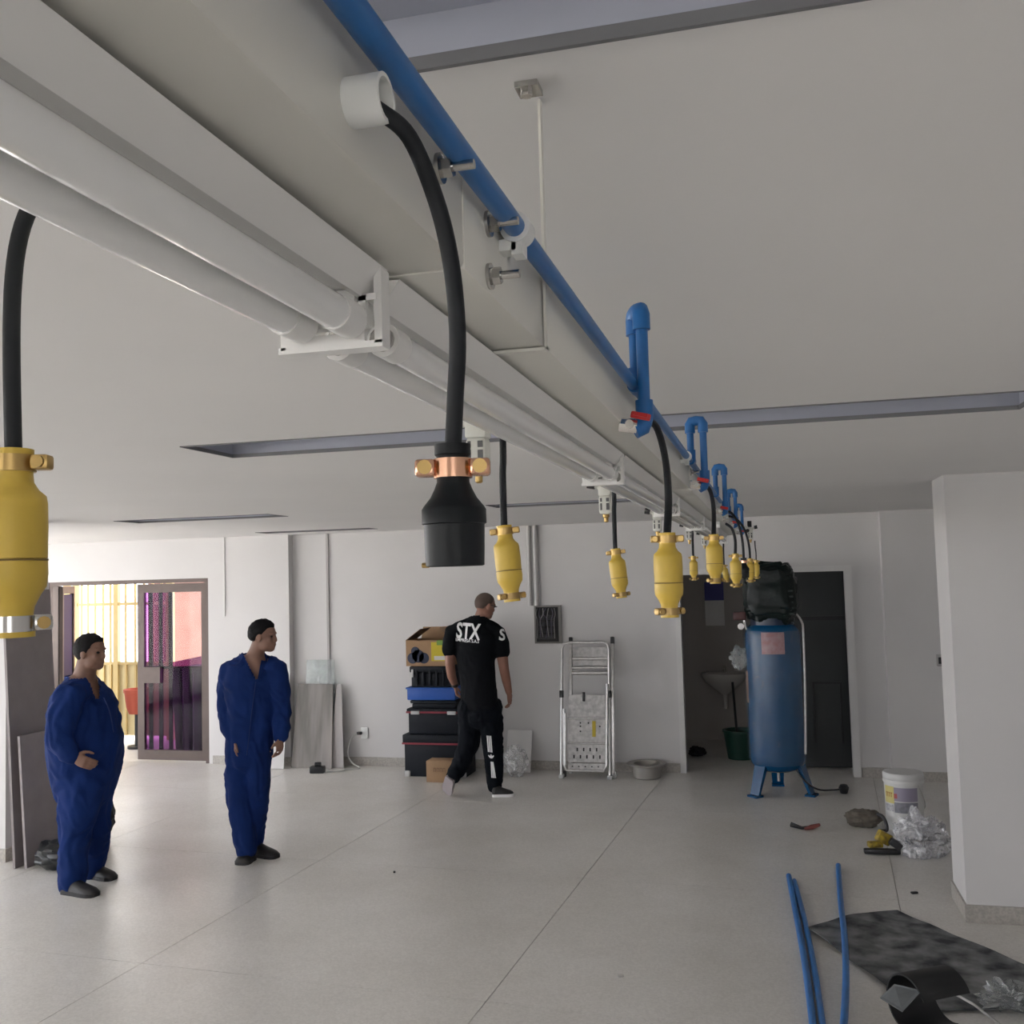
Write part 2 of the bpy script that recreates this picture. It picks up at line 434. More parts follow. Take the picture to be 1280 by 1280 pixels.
# metal door: frame, fixed glazed leaf with bars; the other leaf stands open outwards
door = struct('door_1', MB().span((LX0, 9.93, LZ - .045), (LX1, 10.03, LZ)).span((LX1 - .05, 9.93, 0), (LX1, 10.03, LZ - .045)).span((LX0, 9.93, 0), (LX0 + .05, 10.03, LZ - .045)), frame_m, smooth=False)
def leaf(x0, x1, tint_m, parent, rot=None):
    mb = MB().span((x0, 9.955, .02), (x0 + .085, 10.0, LZ - .05)).span((x1 - .06, 9.955, .02), (x1, 10.0, LZ - .05)) \
        .span((x0 + .085, 9.955, .02), (x1 - .06, 10.0, .13)).span((x0 + .085, 9.955, LZ - .15), (x1 - .06, 10.0, LZ - .05))
    fr = mb.build('leaf_frame', frame_m, parent, smooth=False)
    MB().span((x0 + .085, 9.974, .13), (x1 - .06, 9.979, LZ - .15)).build('pane', leaf_glass, fr, smooth=False)
    xm, zt = x0 + .42, 1.14
    fy = 9.9805
    MB().add([(x0 + .085, fy, .13), (xm, fy, .13), (x1 - .06, fy, .13), (x1 - .06, fy, zt + .04), (xm + .12, fy, zt - .01), (xm, fy, zt - .03), (xm, fy, LZ - .15), (x0 + .085, fy, LZ - .15)], [(0, 1, 5, 6, 7), (1, 2, 3, 4, 5)]).build('tint_film', tint_m, fr, smooth=False)
    MB().span((x0 + .085, 9.985, 1.035), (x1 - .06, 10.0, 1.065)).build('cross_rail', frame_m, fr, smooth=False)
    MB().span((x0 + .06, 9.94, .88), (x0 + .30, 10.005, 1.06)).build('lock_box', frame_m, fr, smooth=False)
    for k in range(6):
        x = x0 + .15 + k * (x1 - x0 - .24) / 5
        MB().span((x - .024, 9.985, .13), (x + .024, 10.0, LZ - .15) if k < 3 else (x + .024, 10.0, 1.04)).build('bar', mat_bar, fr, smooth=False)
    return fr
mat_bar = mat('leaf_bar', (0.03, 0.016, 0.04), 0.6)
tint_m = glass_mat('magenta_film_glass', (0.21, 0.065, 0.24), 0.006)
leaf_glass = glass_mat('leaf_glass', (0.95, 0.95, 0.95), 0.008)
leaf(LX1 - .93, LX1 - .05, tint_m, door)
h0 = V((LX0 + .06, 10.06, 0)); ld = V((-.50, .866, 0)); la = math.atan2(ld.y, ld.x)
ol = MB()
for u0, u1, z0, z1 in ((0, .9, .02, .14), (0, .9, LZ - .14, LZ - .05), (0, .08, .14, LZ - .14), (.82, .9, .14, LZ - .14)):
    ol.box(h0 + ld * ((u0 + u1) / 2) + V((0, 0, (z0 + z1) / 2)), (u1 - u0, .045, z1 - z0), rz=la)
ol = ol.build('open_leaf_frame', frame_m, door, smooth=False)
MB().box(h0 + ld * .45 + V((0, 0, LZ / 2)), (.74, .005, LZ - .3), rz=la).build('pane', mat('purple_panel', (0.030, 0.020, 0.060), .6, spec=.2), ol, smooth=False)

portal(((LX0 + LX1) / 2, YF + T + .01, LZ / 2), (-math.pi / 2, 0, 0), LX1 - LX0, LZ)
# outside yard
yard_m = mat('yard_concrete', (0.62, 0.60, 0.56), 0.8, var=0.15, scale=1.5)
tag(MB().span((-60, -60, -.30), (60, 70, -.11)).build('outside_ground', yard_m, smooth=False), kind='structure')
struct('floor_porch', MB().span((-16, YF + T, -.10), (-4.5, 15.0, -.004)), mat('porch_concrete', (0.62, 0.58, 0.52), 0.6, var=0.1, scale=2), smooth=False)
ygate_m = mat('gate_yellow', (0.62, 0.47, 0.20), 0.5, var=0.1, scale=4)
ypanel_m = mat('gate_sheet', (0.66, 0.56, 0.30), 0.55, var=0.08, scale=3)
GY = 11.35
gx = lambda px: dep(px, 800, GY).x
gate = thing('security_gate', (gx(130), GY, 0), 'yellow metal gate of upright bars outside the glazed door', 'gate')
MB().span((gx(80), GY, .05), (gx(214), GY + .012, .98)).build('sheet_panel', ypanel_m, gate, smooth=False)
for px_, w_ in ((84, .09), (95, .07), (146, .07), (213, .09)):
    MB().span((gx(px_) - w_ / 2, GY - .03, 0), (gx(px_) + w_ / 2, GY + .03, 2.75)).build('gate_post', ygate_m, gate, smooth=False)
for px_ in (103, 111, 120, 130, 139, 158, 170, 181, 192, 203):
    MB().span((gx(px_) - .014, GY - .02, 0.05), (gx(px_) + .014, GY, 2.7)).build('gate_bar', ygate_m, gate, smooth=False)
for z in (.98, 1.75, 2.66):
    MB().span((gx(80), GY - .022, z - .02), (gx(214), GY - .004, z + .02)).build('gate_rail', ygate_m, gate, smooth=False)
bl = thing('neighbour_building', (-9.4, 17, 0), 'salmon brick building seen through the tinted glass of the metal door', 'building')
salmon_m = mat('salmon_brick', (0.15, 0.068, 0.055), 0.8, var=0.2, scale=3)
MB().span((-11.75, 17, -.11), (-6.0, 22, 7)).build('facade', salmon_m, bl, smooth=False)
MB().span((-11.8, 16.93, 2.3), (-6.0, 17, 2.45)).build('ledge', mat('pale_ledge', (0.30, 0.22, 0.18), 0.7), bl, smooth=False)
MB().span((-10.12, 16.95, 2.45), (-10.0, 17, 7)).build('pilaster', MATS['pale_ledge'], bl, smooth=False)
pk = dep(247, 860, 10.9)
ob = tag(MB().box((pk.x + .25, 10.95, .5), (.95, .5, 1.0), ry=-.06, bev=.04).build('garden_cabinet', mat('cabinet_dark', (0.05, 0.045, 0.06), 0.6), org=(pk.x + .25, 10.95, 0)), 'dark storage cabinet standing outside behind the tinted door leaf', 'cabinet')
rp = dep(172, 897, 10.75)
pot = thing('flower_pot', (rp.x, 10.75, .0), 'terracotta red pot on a stand beside the glazed door leaf', 'pot')
MB().lathe([(.10, .42), (.13, .50), (.155, .68), (.165, .68), (.165, .72), (.14, .72), (.12, .60), (.05, .58)], (rp.x, 10.75, 0)).build('pot_body', mat('terracotta', (0.45, 0.09, 0.05), 0.7), pot)
MB().cyl((rp.x, 10.75, .02), (rp.x, 10.75, .42), .035).cyl((rp.x, 10.75, -.004), (rp.x, 10.75, .03), .12).build('stand', blackpl_m, pot)

# ================================================================== OVERHEAD SERVICE TRUNKING
BX0, BX1, BZ0, BZ1, BEND = -0.415, -0.219, 2.237, 2.318, 7.3
trunk = thing('service_trunking', (-0.317, 3.0, BZ0), 'long white metal trunking hung below the ceiling, carrying lights, cords and air pipe', 'trunking')
cuts = [-1.6, 0.725, 2.95, 5.1, BEND]
for i in range(4):
    MB().span((BX0, cuts[i] + .001, BZ0), (BX1, cuts[i + 1] - .001, BZ1), bev=.004).build('trunk_section', beam_m, trunk)
for y in cuts[1:-1]:
    MB().span((BX0 - .0008, y - .003, BZ0 - .0008), (BX1 + .0008, y + .27, BZ1 + .0008), bev=.0006).build('joint_sleeve', beam_m, trunk)
def bolt(y, z, parent):
    x = BX1 + .0008
    b = MB().cyl((x, y, z), (x + .003, y, z), .011, n=18).cyl((x + .003, y, z), (x + .011, y, z), .0075, n=6)
    o = b.build('bolt', zinc_m, parent)
    MB().cyl((x + .011, y, z), (x + .027, y, z), .0036, n=10).build('threaded_end', zinc_m, o)
for y in (cuts[1] + .065, ):
    bolt(y, BZ0 + .058, trunk); bolt(y, BZ0 + .013, trunk)
bolt(cuts[1] - .063, BZ0 + .055, trunk)
for y in cuts[2:-1]:
    bolt(y + .06, BZ0 + .055, trunk); bolt(y + .06, BZ0 + .014, trunk)

# ceiling strap hangers
def hanger(y, label):
    t = thing('hanger_strap', ((BX0 + BX1) / 2, y, BZ0), label, 'hanger', 'strap hangers of the trunking')
    w, th = .010, .0028
    r = .006
    MB().span((BX1 + .0025, y - w / 2, BZ0 - .004), (BX1 + .0025 + th, y + w / 2, CEIL)).build('strap_arm', beam_m, t)
    MB().span((BX0 - .0025 - th, y - w / 2, BZ0 - .004), (BX0 - .0025, y + w / 2, CEIL)).build('strap_arm', beam_m, t)
    MB().span((BX0 - .0025 - th, y - w / 2, BZ0 - .0055), (BX1 + .0025 + th, y + w / 2, BZ0 - .0025)).build('strap_base', beam_m, t)
    return t
hanger(1.0, 'thin white strap looped under the trunking beside the bolted joint')
hanger(6.9, 'thin white strap looped under the far end of the trunking')
an = thing('ceiling_anchor', (BX1, .965, CEIL), 'small white metal anchor plate screwed to the ceiling above the trunking', 'anchor')
MB().span((BX1 - .012, .953, CEIL - .006), (BX1 + .012, .979, CEIL)).build('anchor_plate', zinc_m, an)
MB().cyl((BX1 - .002, .964, CEIL - .012), (BX1 - .002, .964, CEIL - .006), .006, n=6).build('anchor_nut', chrome_m, an)

# twin tube batten lights
def batten(y0, y1, label):
    xc = -0.3105
    t = thing('batten_light', (xc, (y0 + y1) / 2, BZ0), label, 'light', 'twin tube lights under the trunking')
    # housing: folded channel with sloping sides and a shallow reflector
    prof = [(-.042, 0), (.042, 0), (.026, -.022), (.022, -.022), (.020, -.014), (-.020, -.014), (-.022, -.022), (-.026, -.022)]
    R = [[(xc + a, y, BZ0 - .0065 + b) for a, b in prof] for y in (y0 + .012, y1 - .012)]
    MB().rings(R).build('housing', fix_m, t, sharp=20)
    for dx in (-.0195, .0195):
        z = BZ0 - .0475; x = xc + dx
        tb = MB().cyl((x, y0 + .06, z), (x, y1 - .06, z), .0125, n=20).build('tube', tube_m, t)
        for ya, yb in ((y0 + .032, y0 + .062), (y1 - .062, y1 - .032)):
            MB().cyl((x, ya, z), (x, yb, z), .0138, n=20).build('end_cap', cap_m, tb)
        for ya, yb in ((y0 + .028, y0 + .034), (y1 - .034, y1 - .028)):
            MB().cyl((x, ya, z), (x, yb, z), .010, n=12).build('socket_ring', zinc_m, tb)
    for y in (y1 - .02, ):
        mb = MB().span((xc + .036, y - .006, BZ0 - .064), (xc + .042, y + .010, BZ0 - .008)).span((xc - .042, y - .006, BZ0 - .067), (xc + .042, y + .010, BZ0 - .062)) \
            .span((xc - .036, y - .006, BZ0 - .062), (xc + .028, y - .002, BZ0 - .055)).span((xc + .024, y - .007, BZ0 - .05), (xc + .030, y + .007, BZ0 - .028)).span((xc + .024, y - .007, BZ0 - .032), (xc + .038, y + .007, BZ0 - .027)) \
            .span((xc - .04, y - .006, BZ0 - .064), (xc - .036, y + .006, BZ0 - .05))
        mb.build('end_bracket', fix_m, t, smooth=False)
        MB().span((xc - .020, y - .005, BZ0 - .05), (xc + .020, y + .005, BZ0 - .022)).build('lampholder', cap_m, t, smooth=False)
ls = ['twin tube batten light ahead of the bolted trunking joint, its end bracket showing', 'twin tube batten light just past the strap hanger', 'third twin tube batten light of the row under the trunking',
      'fourth twin tube batten light of the row under the trunking', 'fifth twin tube batten light of the row under the trunking', 'last twin tube batten light at the far end of the trunking']
yy = [-.56, .70, 1.95, 3.2, 4.45, 5.7, 6.95]
for i in range(6): batten(yy[i], yy[i + 1], ls[i])

# blue compressed air pipe with loops
PXC, PZC, PR = -0.203, 2.303, 0.0092
pipe = thing('air_pipe', (PXC, 3.0, PZC), 'blue plastic compressed air pipe along the trunking with raised drop loops', 'pipe')
MB().cyl((PXC, -1.0, PZC), (PXC, .83, PZC), PR, n=20).build('main_pipe', blue_m, pipe)
MB().cyl((PXC, .83, PZC), (PXC, 7.2, PZC), PR * .95, n=20).build('main_pipe', blue_m, pipe)
for k, (y, dx, dy, ztop) in enumerate([(1.62, .016, -.035, 2.433), (2.80, .036, -.006, 2.425), (4.12, .036, 0, 2.425), (5.45, .036, 0, 2.425), (6.75, .036, 0, 2.425)]):
    pr, er = .0098, .0142
    a = V((PXC + .003, y, PZC)); b = a + V((dx, dy, 0)); zb = 2.243
    MB().cyl((a.x, a.y - .02, PZC), (a.x, a.y + .02, PZC), er - .001).cyl((a.x, a.y, PZC), (a.x, a.y, PZC + .03), er - .001).build('tee_fitting', blue_m, pipe)
    MB().cyl((a.x, a.y, PZC), (a.x, a.y, ztop - er), pr).build('riser_pipe', blue_m, pipe)
    MB().tube([(a.x, a.y, ztop - .045), (a.x, a.y, ztop - er - .006), a + V((dx * .12, dy * .12, ztop - PZC - er * .9)), a + V((dx * .5, dy * .5, ztop - PZC - er * .75)),
               a + V((dx * .88, dy * .88, ztop - PZC - er * .9)), (b.x, b.y, ztop - er - .006), (b.x, b.y, ztop - .045)], er, n=14).build('elbow', blue_m, pipe)
    MB().cyl((b.x, b.y, ztop - .04), (b.x, b.y, zb), pr).build('drop_pipe', blue_m, pipe)
    c = V((b.x, b.y, zb))
    MB().tube([c + V((0, 0, .03)), c, c + V((-.004, -.002, -.013)), c + V((-.016, -.006, -.018))], er, n=14).blob(c + V((-.002, -.001, -.006)), (1, 0, 0), (0, 0, 1), er, er, er, n=12).build('elbow', blue_m, pipe)
    vb = MB().cyl(c + V((-.012, -.008, -.012)), c + V((-.04, -.012, -.008)), .0115, n=8).cyl(c + V((-.022, -.012, -.01)), c + V((-.022, -.024, -.01)), .007, n=10).build('ball_valve', chrome_m, pipe)
    MB().cyl(c + V((-.022, -.0225, -.01)), c + V((-.022, -.0235, -.01)), .0045, n=10).build('valve_bore', dark_m, vb)
    MB().box(c + V((-.004, -.020, .002)), (.032, .006, .011), ry=.25, bev=.002).box(c + V((-.004, -.024, .004)), (.024, .004, .006), ry=.25).build('valve_handle', red_m, vb)
# pipe clips
def clip_(y, label):
    t = thing('pipe_clip', (PXC, y, PZC), label, 'clip', 'white clips holding the air pipe')
    R = []
    for yk in (y - .011, y + .011):
        R.append([(PXC + .0135 * math.cos(a), yk, PZC + .0135 * math.sin(a)) for a in [2 * math.pi * j / 20 for j in range(20)]])
    MB().rings(R).build('clip_ring', nip_m, t)
    MB().span((BX1 - .001, y - .009, PZC - .02), (PXC, y + .009, PZC - .010)).span((PXC - .004, y - .009, PZC - .024), (PXC + .006, y + .009, PZC - .0125)).build('clip_foot', nip_m, t)
clip_(.835, 'white plastic clip around the air pipe beside the bolted joint')
clip_(2.68, 'white plastic clip on the air pipe at the second drop loop')
clip_(4.6, 'white plastic clip on the air pipe past the third drop loop')

# cord outlets and hanging connectors
def outlet(x, y, z, sx):
    x1 = x + sx * .022
    prof = [(.0140, 0), (.0140, .022), (.0115, .022), (.0115, .004)]
    n = 28; R = []
    for r, h in prof: R.append([(x + sx * h, y + r * math.cos(2 * math.pi * j / n), z + r * math.sin(2 * math.pi * j / n)) for j in range(n)])
    MB().rings(R).build('cord_outlet', nip_m, trunk)
    return x1
def clamp(z, r, m, parent, c, ang=0.0):
    cl = MB().cyl(c + V((0, 0, z + .005)), c + V((0, 0, z - .006)), r + .0015, n=20).build('cord_clamp', m, parent)
    ca_, sa_ = math.cos(ang), math.sin(ang)
    for s_ in (-1, 1):
        p = c + V((s_ * (r + .006) * ca_, s_ * (r + .006) * sa_, z))
        d = V((-sa_, ca_, 0))
        MB().box(p, (.012, .012, .010), rz=ang, bev=.002).build('clamp_ear', m, cl)
        MB().cyl(p - d * .009, p - d * .006, .0042, n=10).cyl(p - d * .006, p + d * .012, .0022, n=8).build('clamp_screw', gold_m if m != copper_m else gold_m, cl)
YPROF = [(.004, -.001), (.0125, 0), (.0125, -.003), (.012, -.016), (.0125, -.022), (.0155, -.027), (.0200, -.031), (.0209, -.036), (.0212, -.052), (.0208, -.0725), (.0198, -.0728), (.0198, -.0740), (.0210, -.0743), (.0212, -.083), (.0203, -.091), (.0165, -.097), (.0130, -.1045), (.0122, -.110), (.0118, -.120), (.0135, -.1205), (.0135, -.124), (.004, -.124)]
def connector(px, py, y, label, sx, kind='yellow', tilt=0.0, ocord=None, cordr=.0058, sc=1.0, group='yellow connectors hanging from the trunking', rot=0.0, zo=2.272, way=None):
    p = dep(px, py, y)
    t = thing('hanging_connector', p, label, 'connector', group)
    face = BX1 if sx > 0 else BX0
    if way == 'below': path = [V((p.x + .002, y, BZ0 + .004)), V((p.x + .0015, y, (BZ0 + p.z) / 2 + .03)), V((p.x, y, (BZ0 + p.z) / 2)), p - V((0, 0, .006))]; path = catmull(path, 6)
    elif way: path = catmull([dep(*q[:3]) for q in way] + [p - V((0, 0, .006))], 6); len(way[0]) > 3 or outlet(face, way[0][2], dep(*way[0]).z, sx)
    else:
        yo = y if ocord is None else ocord
        tip = outlet(face, yo, zo, sx)
        st = V((face + sx * .012, yo, zo))
        e = p
        dn = V((tilt, 0, -1))
        path = bez(st, st + V((sx * .065, 0, .004)), V((e.x + (sx * .004), y, (st.z + e.z) / 2 + .03)), e - V((0, 0, .006)), 22)
    MB().tube(path, cordr, n=12).build('cord', rubber_m, t)
    rotm = Matrix.Rotation(tilt, 3, 'Y')
    sub = []
    if kind == 'yellow':
        mb = MB().lathe([(r * sc, z * sc) for r, z in YPROF], (0, 0, 0), 28); m = yellow_m
    else:
        mb = MB().lathe([(r * sc, z * sc) for r, z in [(.004, .002), (.0105, .002), (.0105, -.004), (.0095, -.005), (.0095, -.020), (.011, -.024), (.0135, -.029), (.0175, -.034), (.0187, -.036), (.0187, -.044), (.0176, -.0445), (.0172, -.060), (.0169, -.068), (.0158, -.0685), (.0145, -.062), (.004, -.062)]], (0, 0, 0), 28); m = conn_black_m
    mb.v = [p + rotm @ v for v in mb.v]
    body = mb.build('connector_body', m, t)
    if kind == 'yellow':
        sm = MB().lathe([(.0200 * sc, -.0736 * sc), (.0214 * sc, -.0731 * sc), (.0214 * sc, -.0741 * sc)], (0, 0, 0), 28); sm.v = [p + rotm @ v for v in sm.v]; sm.build('seam', seamy_m, body)
    if kind == 'yellow':
        before = set(bpy.data.objects)
        clamp(-.009 * sc, .0125 * sc, gold_m, t, p, rot); clamp(-.115 * sc, .0118 * sc, zinc_m if py < 600 else brass2_m, t, p + rotm @ V((0, 0, 0)), rot + .5)
        if tilt:
            for o in set(bpy.data.objects) - before:
                for v in o.data.vertices: v.co = rotm @ v.co
    else:
        clamp(-.0115 * sc, .0098 * sc, copper_m, t, p, rot)
        MB().cyl(p + V((-.0185, -.004, -.0675)), p + V((-.0145, -.004, -.0675)), .0015, n=8).build('screw', gold_m, body)
    return t
connector(565.5, 560, .545, 'black rubber connector with a copper cord clamp hanging on a thick cord', 1, 'black', way=[(452, 127, .508), (476, 140, .512), (512, 172, .518), (545, 250, .526), (564, 330, .533), (572, 420, .54), (569, 500, .545)], cordr=.0050, group='black connectors hanging from the trunking', rot=.25)
connector(833.5, 666, 1.47, 'large yellow connector hanging beside the first blue drop loop', 1, rot=.2, way=[(806, 525, 1.78), (820, 533, 1.72), (831, 570, 1.62), (835.5, 620, 1.52)])
connector(892, 668, 2.55, 'yellow connector with two dark seams hanging below the second drop loop', 1, rot=.2, way=[(879, 606, 2.95), (887, 612, 2.87), (892, 635, 2.68)])
connector(919, 692, 3.75, 'yellow connector hanging below the third blue drop loop', 1, rot=.2, way=[(908, 655, 4.3), (915, 661, 4.2), (919, 675, 3.95)])
connector(929.5, 698, 4.7, 'small black connector hanging past the third drop loop', 1, 'black', sc=1.3, group='black connectors hanging from the trunking')
connector(937.5, 698, 5.3, 'yellow connector hanging below the fourth blue drop loop', 1)
connector(945, 700, 6.78, 'yellow connector hanging at the far regulator above the compressor', 1, way=[(943.5, 676, 6.78, 0), (944, 684, 6.78), (945, 692, 6.78)], cordr=.004)
connector(17, 562, .552, 'yellow connector with a steel cord clamp in front of the left pillar', -1, rot=.3, cordr=.0056)
connector(630, 657, 1.56, 'tilted yellow connector hanging in front of the electric panel', -1, way='below', tilt=-.085, rot=.2)
connector(769, 686, 2.48, 'tilted yellow connector hanging over the step ladder', -1, way='below', tilt=-.10, rot=.2)
connector(866.5, 695, 5.15, 'small yellow connector hanging before the dark doorway', -1, way='below')
connector(905, 706, 7.15, 'tiny tilted yellow connector hanging under the very end of the trunking', -1, way='below', tilt=-.15)

# air filter regulators on the far side of the trunking
def regulator(x, y, z, label, sx=-1):
    t = thing('air_regulator', (x, y, z), label, 'regulator', 'air filter regulators on the trunking')
    b = MB().box((x, y, z - .012), (.034, .034, .030), bev=.004).build('body', frl_m, t)
    bowl = MB().box((x, y, z - .050), (.033, .033, .050), bev=.007).build('bowl', frl_m, t)
    for k in range(2):
        MB().span((x + (.004 if k else -.012), y - .0175, z - .042 - k * .0), (x + (.012 if k else -.007), y - .016, z - .032)).span((x + (.004 if k else -.012), y - .0175, z - .064), (x + (.012 if k else -.007), y - .016, z - .046)).build('sight_window', frl_win_m, bowl, smooth=False)
    MB().lathe([(.009, 0), (.009, -.008), (.006, -.010), (.006, -.020), (.0035, -.022)], (x, y, z - .074), 12).build('drain', gold_m, t)
    MB().cyl((x + sx * .014, y, z - .004), (x + sx * .028, y, z + .002), .006, n=10).build('stem', frl_m, t)
    MB().cyl((x + sx * .027, y, z + .004), (x + sx * .047, y, z + .008), .0115, n=14).build('knob', blackpl_m, t)
    fx = BX0 if sx < 0 else BX1
    MB().span((min(fx, x), y - .010, z - .002), (max(fx, x), y + .010, z + .014)).build('bracket', frl_m, t, smooth=False)
XREG = -0.418
regulator(-0.430, 1.47, 2.238, 'pale regulator with a brass drain behind the black connector')
regulator(-0.413, 2.60, 2.226, 'pale regulator with black knob beside the ladder-side connector')
regulator(XREG, 3.9, 2.226, 'pale regulator partly behind the large yellow connector')
regulator(-0.395, 5.2, 2.226, 'pale regulator above the small yellow connector at the doorway')
regulator(-0.40, 6.5, 2.226, 'pale regulator behind the connector below the second loop')
regulator(-0.115, 6.78, 2.262, 'pale regulator with black elbow below the last blue drop loop', 1)
MB().cyl((-.15, 6.75, 2.24), (-.118, 6.78, 2.25), .012).cyl((-.118, 6.78, 2.27), (-.118, 6.78, 2.31), .014).build('black_elbow', blackpl_m, pipe)

# ================================================================== PROPS ALONG THE BACK WALL
paper_m = mat('pale_print', (0.62, 0.60, 0.56), 0.7)
# electric panel with its conduits
ep0, ep1 = dep(668, 757, YF), dep(703, 804, YF)
panel = thing('electric_panel', ((ep0.x + ep1.x) / 2, YF, ep1.z), 'open dark breaker panel recessed in the back wall under steel conduits', 'electric panel')
MB().span((ep0.x, YF - .025, ep1.z), (ep1.x, YF - .001, ep1.z + .018)).span((ep0.x, YF - .025, ep0.z - .018), (ep1.x, YF - .001, ep0.z)).span((ep0.x, YF - .025, ep1.z + .018), (ep0.x + .018, YF - .001, ep0.z - .018)).span((ep1.x - .03, YF - .025, ep1.z + .018), (ep1.x, YF - .001, ep0.z - .018)).build('panel_frame', mat('panel_grey', (0.20, 0.19, 0.18), 0.5, 0.4), panel, smooth=False)
MB().span((ep0.x + .018, YF - .008, ep1.z + .018), (ep1.x - .03, YF - .002, ep0.z - .018)).build('panel_back', dark_m, panel, smooth=False)
brk_m = mat('breaker_black', (0.025, 0.024, 0.028), 0.4)
for i in range(4):
    for j in range(2):
        x = ep0.x + .05 + j * .085; z = ep1.z + .07 + i * .065
        MB().box((x + .03, YF - .016, z), (.07, .016, .045), bev=.003).build('breaker', brk_m, panel)
wire_m = mat('wire_violet', (0.09, 0.08, 0.12), 0.5)
random.seed(3)
for k in range(7):
    x = ep0.x + .03 + .03 * k
    MB().tube(catmull([(x, YF - .012, ep0.z - .03), (x + random.uniform(-.02, .02), YF - .028, ep0.z - .09), (x + random.uniform(-.03, .03), YF - .026, ep0.z - .16), (x, YF - .02, ep1.z + .05)], 5), .004, n=6).build('wire', wire_m if k % 2 else mat('wire_grey%d' % k, (0.25, 0.24, 0.24), .5), panel)
pipe_g = mat('conduit_steel', (0.50, 0.485, 0.48), 0.5, 0.15)
for px_, r, lab in ((662, .020, 'thin steel conduit running down to the breaker panel, outer one'), (670.5, .026, 'wide steel conduit running down to the breaker panel, inner one')):
    x = dep(px_, 700, YF).x
    c0 = tag(MB().cyl((x, YF - r, ep0.z - .0), (x, YF - r, CEIL - .002), r, n=14).build('conduit', pipe_g, org=(x, YF - r, ep0.z)), lab, 'conduit')

# wall outlet, cord and adapter
oc = dep(456, 916, YF)
ou = thing('wall_outlet', (oc.x, YF, oc.z), 'white wall outlet with a plug in it beside the leaning boards', 'outlet')
MB().span((oc.x - .04, YF - .016, oc.z - .06), (oc.x + .04, YF, oc.z + .06), bev=.005).build('cover_plate', nip_m, ou)
MB().box((oc.x - .05, YF - .03, oc.z), (.05, .04, .03), bev=.005).build('plug', blackpl_m, ou)
ac = fl(397, 966)
ad = thing('power_cable', (ac.x, ac.y, 0), 'pale cable lying from the wall outlet to a black adapter on the floor', 'cable')
MB().tube(catmull([(oc.x - .06, YF - .04, oc.z), (oc.x - .13, YF - .07, oc.z - .05), (oc.x - .16, YF - .10, oc.z - .20), (oc.x - .10, YF - .12, .05), (oc.x + .02, YF - .20, .008), (oc.x - .12, YF - .30, .008), (ac.x + .25, ac.y + .1, .008), (ac.x + .1, ac.y, .012)], 6), .007, n=8).build('cord', mat('cord_white', (0.6, 0.6, 0.58), .5), ad)
MB().box((ac.x, ac.y, .035), (.15, .09, .07), rz=.2, bev=.01).box((ac.x + .0, ac.y + .01, .085), (.07, .06, .04), rz=.4, bev=.01).build('adapter', blackpl_m, ad)

# boards and glass leaning beside the recess
def leaning(name, x0, x1, y0, y1, z, th, m, label, cat, skew=0.0):
    o = MB(); s_ = skew
    P = [(x0, y0, 0.002), (x1, y0, 0.002), (x1 - s_, y1, z), (x0 + s_, y1, z)]
    n = V((0, z, y0 - y1)).normalized() * th
    o.add([V(p) for p in P] + [V(p) + V((0, abs(n.y), 0)) for p in P], [(0, 1, 2, 3), (7, 6, 5, 4), (0, 4, 5, 1), (1, 5, 6, 2), (2, 6, 7, 3), (3, 7, 4, 0)])
    return tag(o.build(name, m, org=((x0 + x1) / 2, y0, 0), smooth=False), label, cat)
b0, b1 = fl(368, 958).x, fl(441, 955).x
leaning('cement_board', b0, b1 - .12, 9.80, 9.925, .875, .012, mat('cement_board', (0.36, 0.33, 0.315), 0.75, color2=(0.20, 0.19, 0.18), scale=3, stretch=(2.5, 1, .35)), 'brown grey cement board leaning on the wall in the recess', 'board', .03)
leaning('pale_board', b0 + .42, b1, 9.84, 9.945, .87, .008, mat('pale_board', (0.52, 0.49, 0.48), 0.7, var=.1, scale=4, stretch=(2, 1, .4)), 'pale grey board leaning behind the brown cement board', 'board', .06)
leaning('glass_sheet', b0 + .09, b1 - .12, 9.88, 9.965, 1.13, .006, glass_mat('sheet_glass', (0.82, 0.85, 0.845), 0.06, haze=0.14, haze_col=(.62, .65, .64)), 'clear glass sheet leaning behind the cement board', 'glass', .03)
leaning('white_board', -5.62, -5.085, 9.72, 9.86, .93, .012, wall_m, 'white board leaning on the wall behind the standing worker', 'board')
# grey boards leaning on the left pillar
def side_board(y0, y1, xb, xt, h, m, label):
    mb = MB(); th = .02
    P = [(xb, y0, .002), (xb, y1, .002), (xt, y1, h), (xt, y0, h)]
    mb.add(P + [(p[0] - th, p[1], p[2]) for p in P], [(0, 1, 2, 3), (7, 6, 5, 4), (0, 4, 5, 1), (1, 5, 6, 2), (2, 6, 7, 3), (3, 7, 4, 0)])
    return tag(mb.build('grey_panel', m, org=(xb, (y0 + y1) / 2, 0), smooth=False), label, 'panel')
side_board(6.08, 6.56, -5.29, -5.40, 1.98, board_m, 'tall grey panel leaning on the side of the left pillar')
side_board(6.10, 6.60, -5.21, -5.275, .93, board2_m, 'short grey panel leaning in front of the tall grey panel')

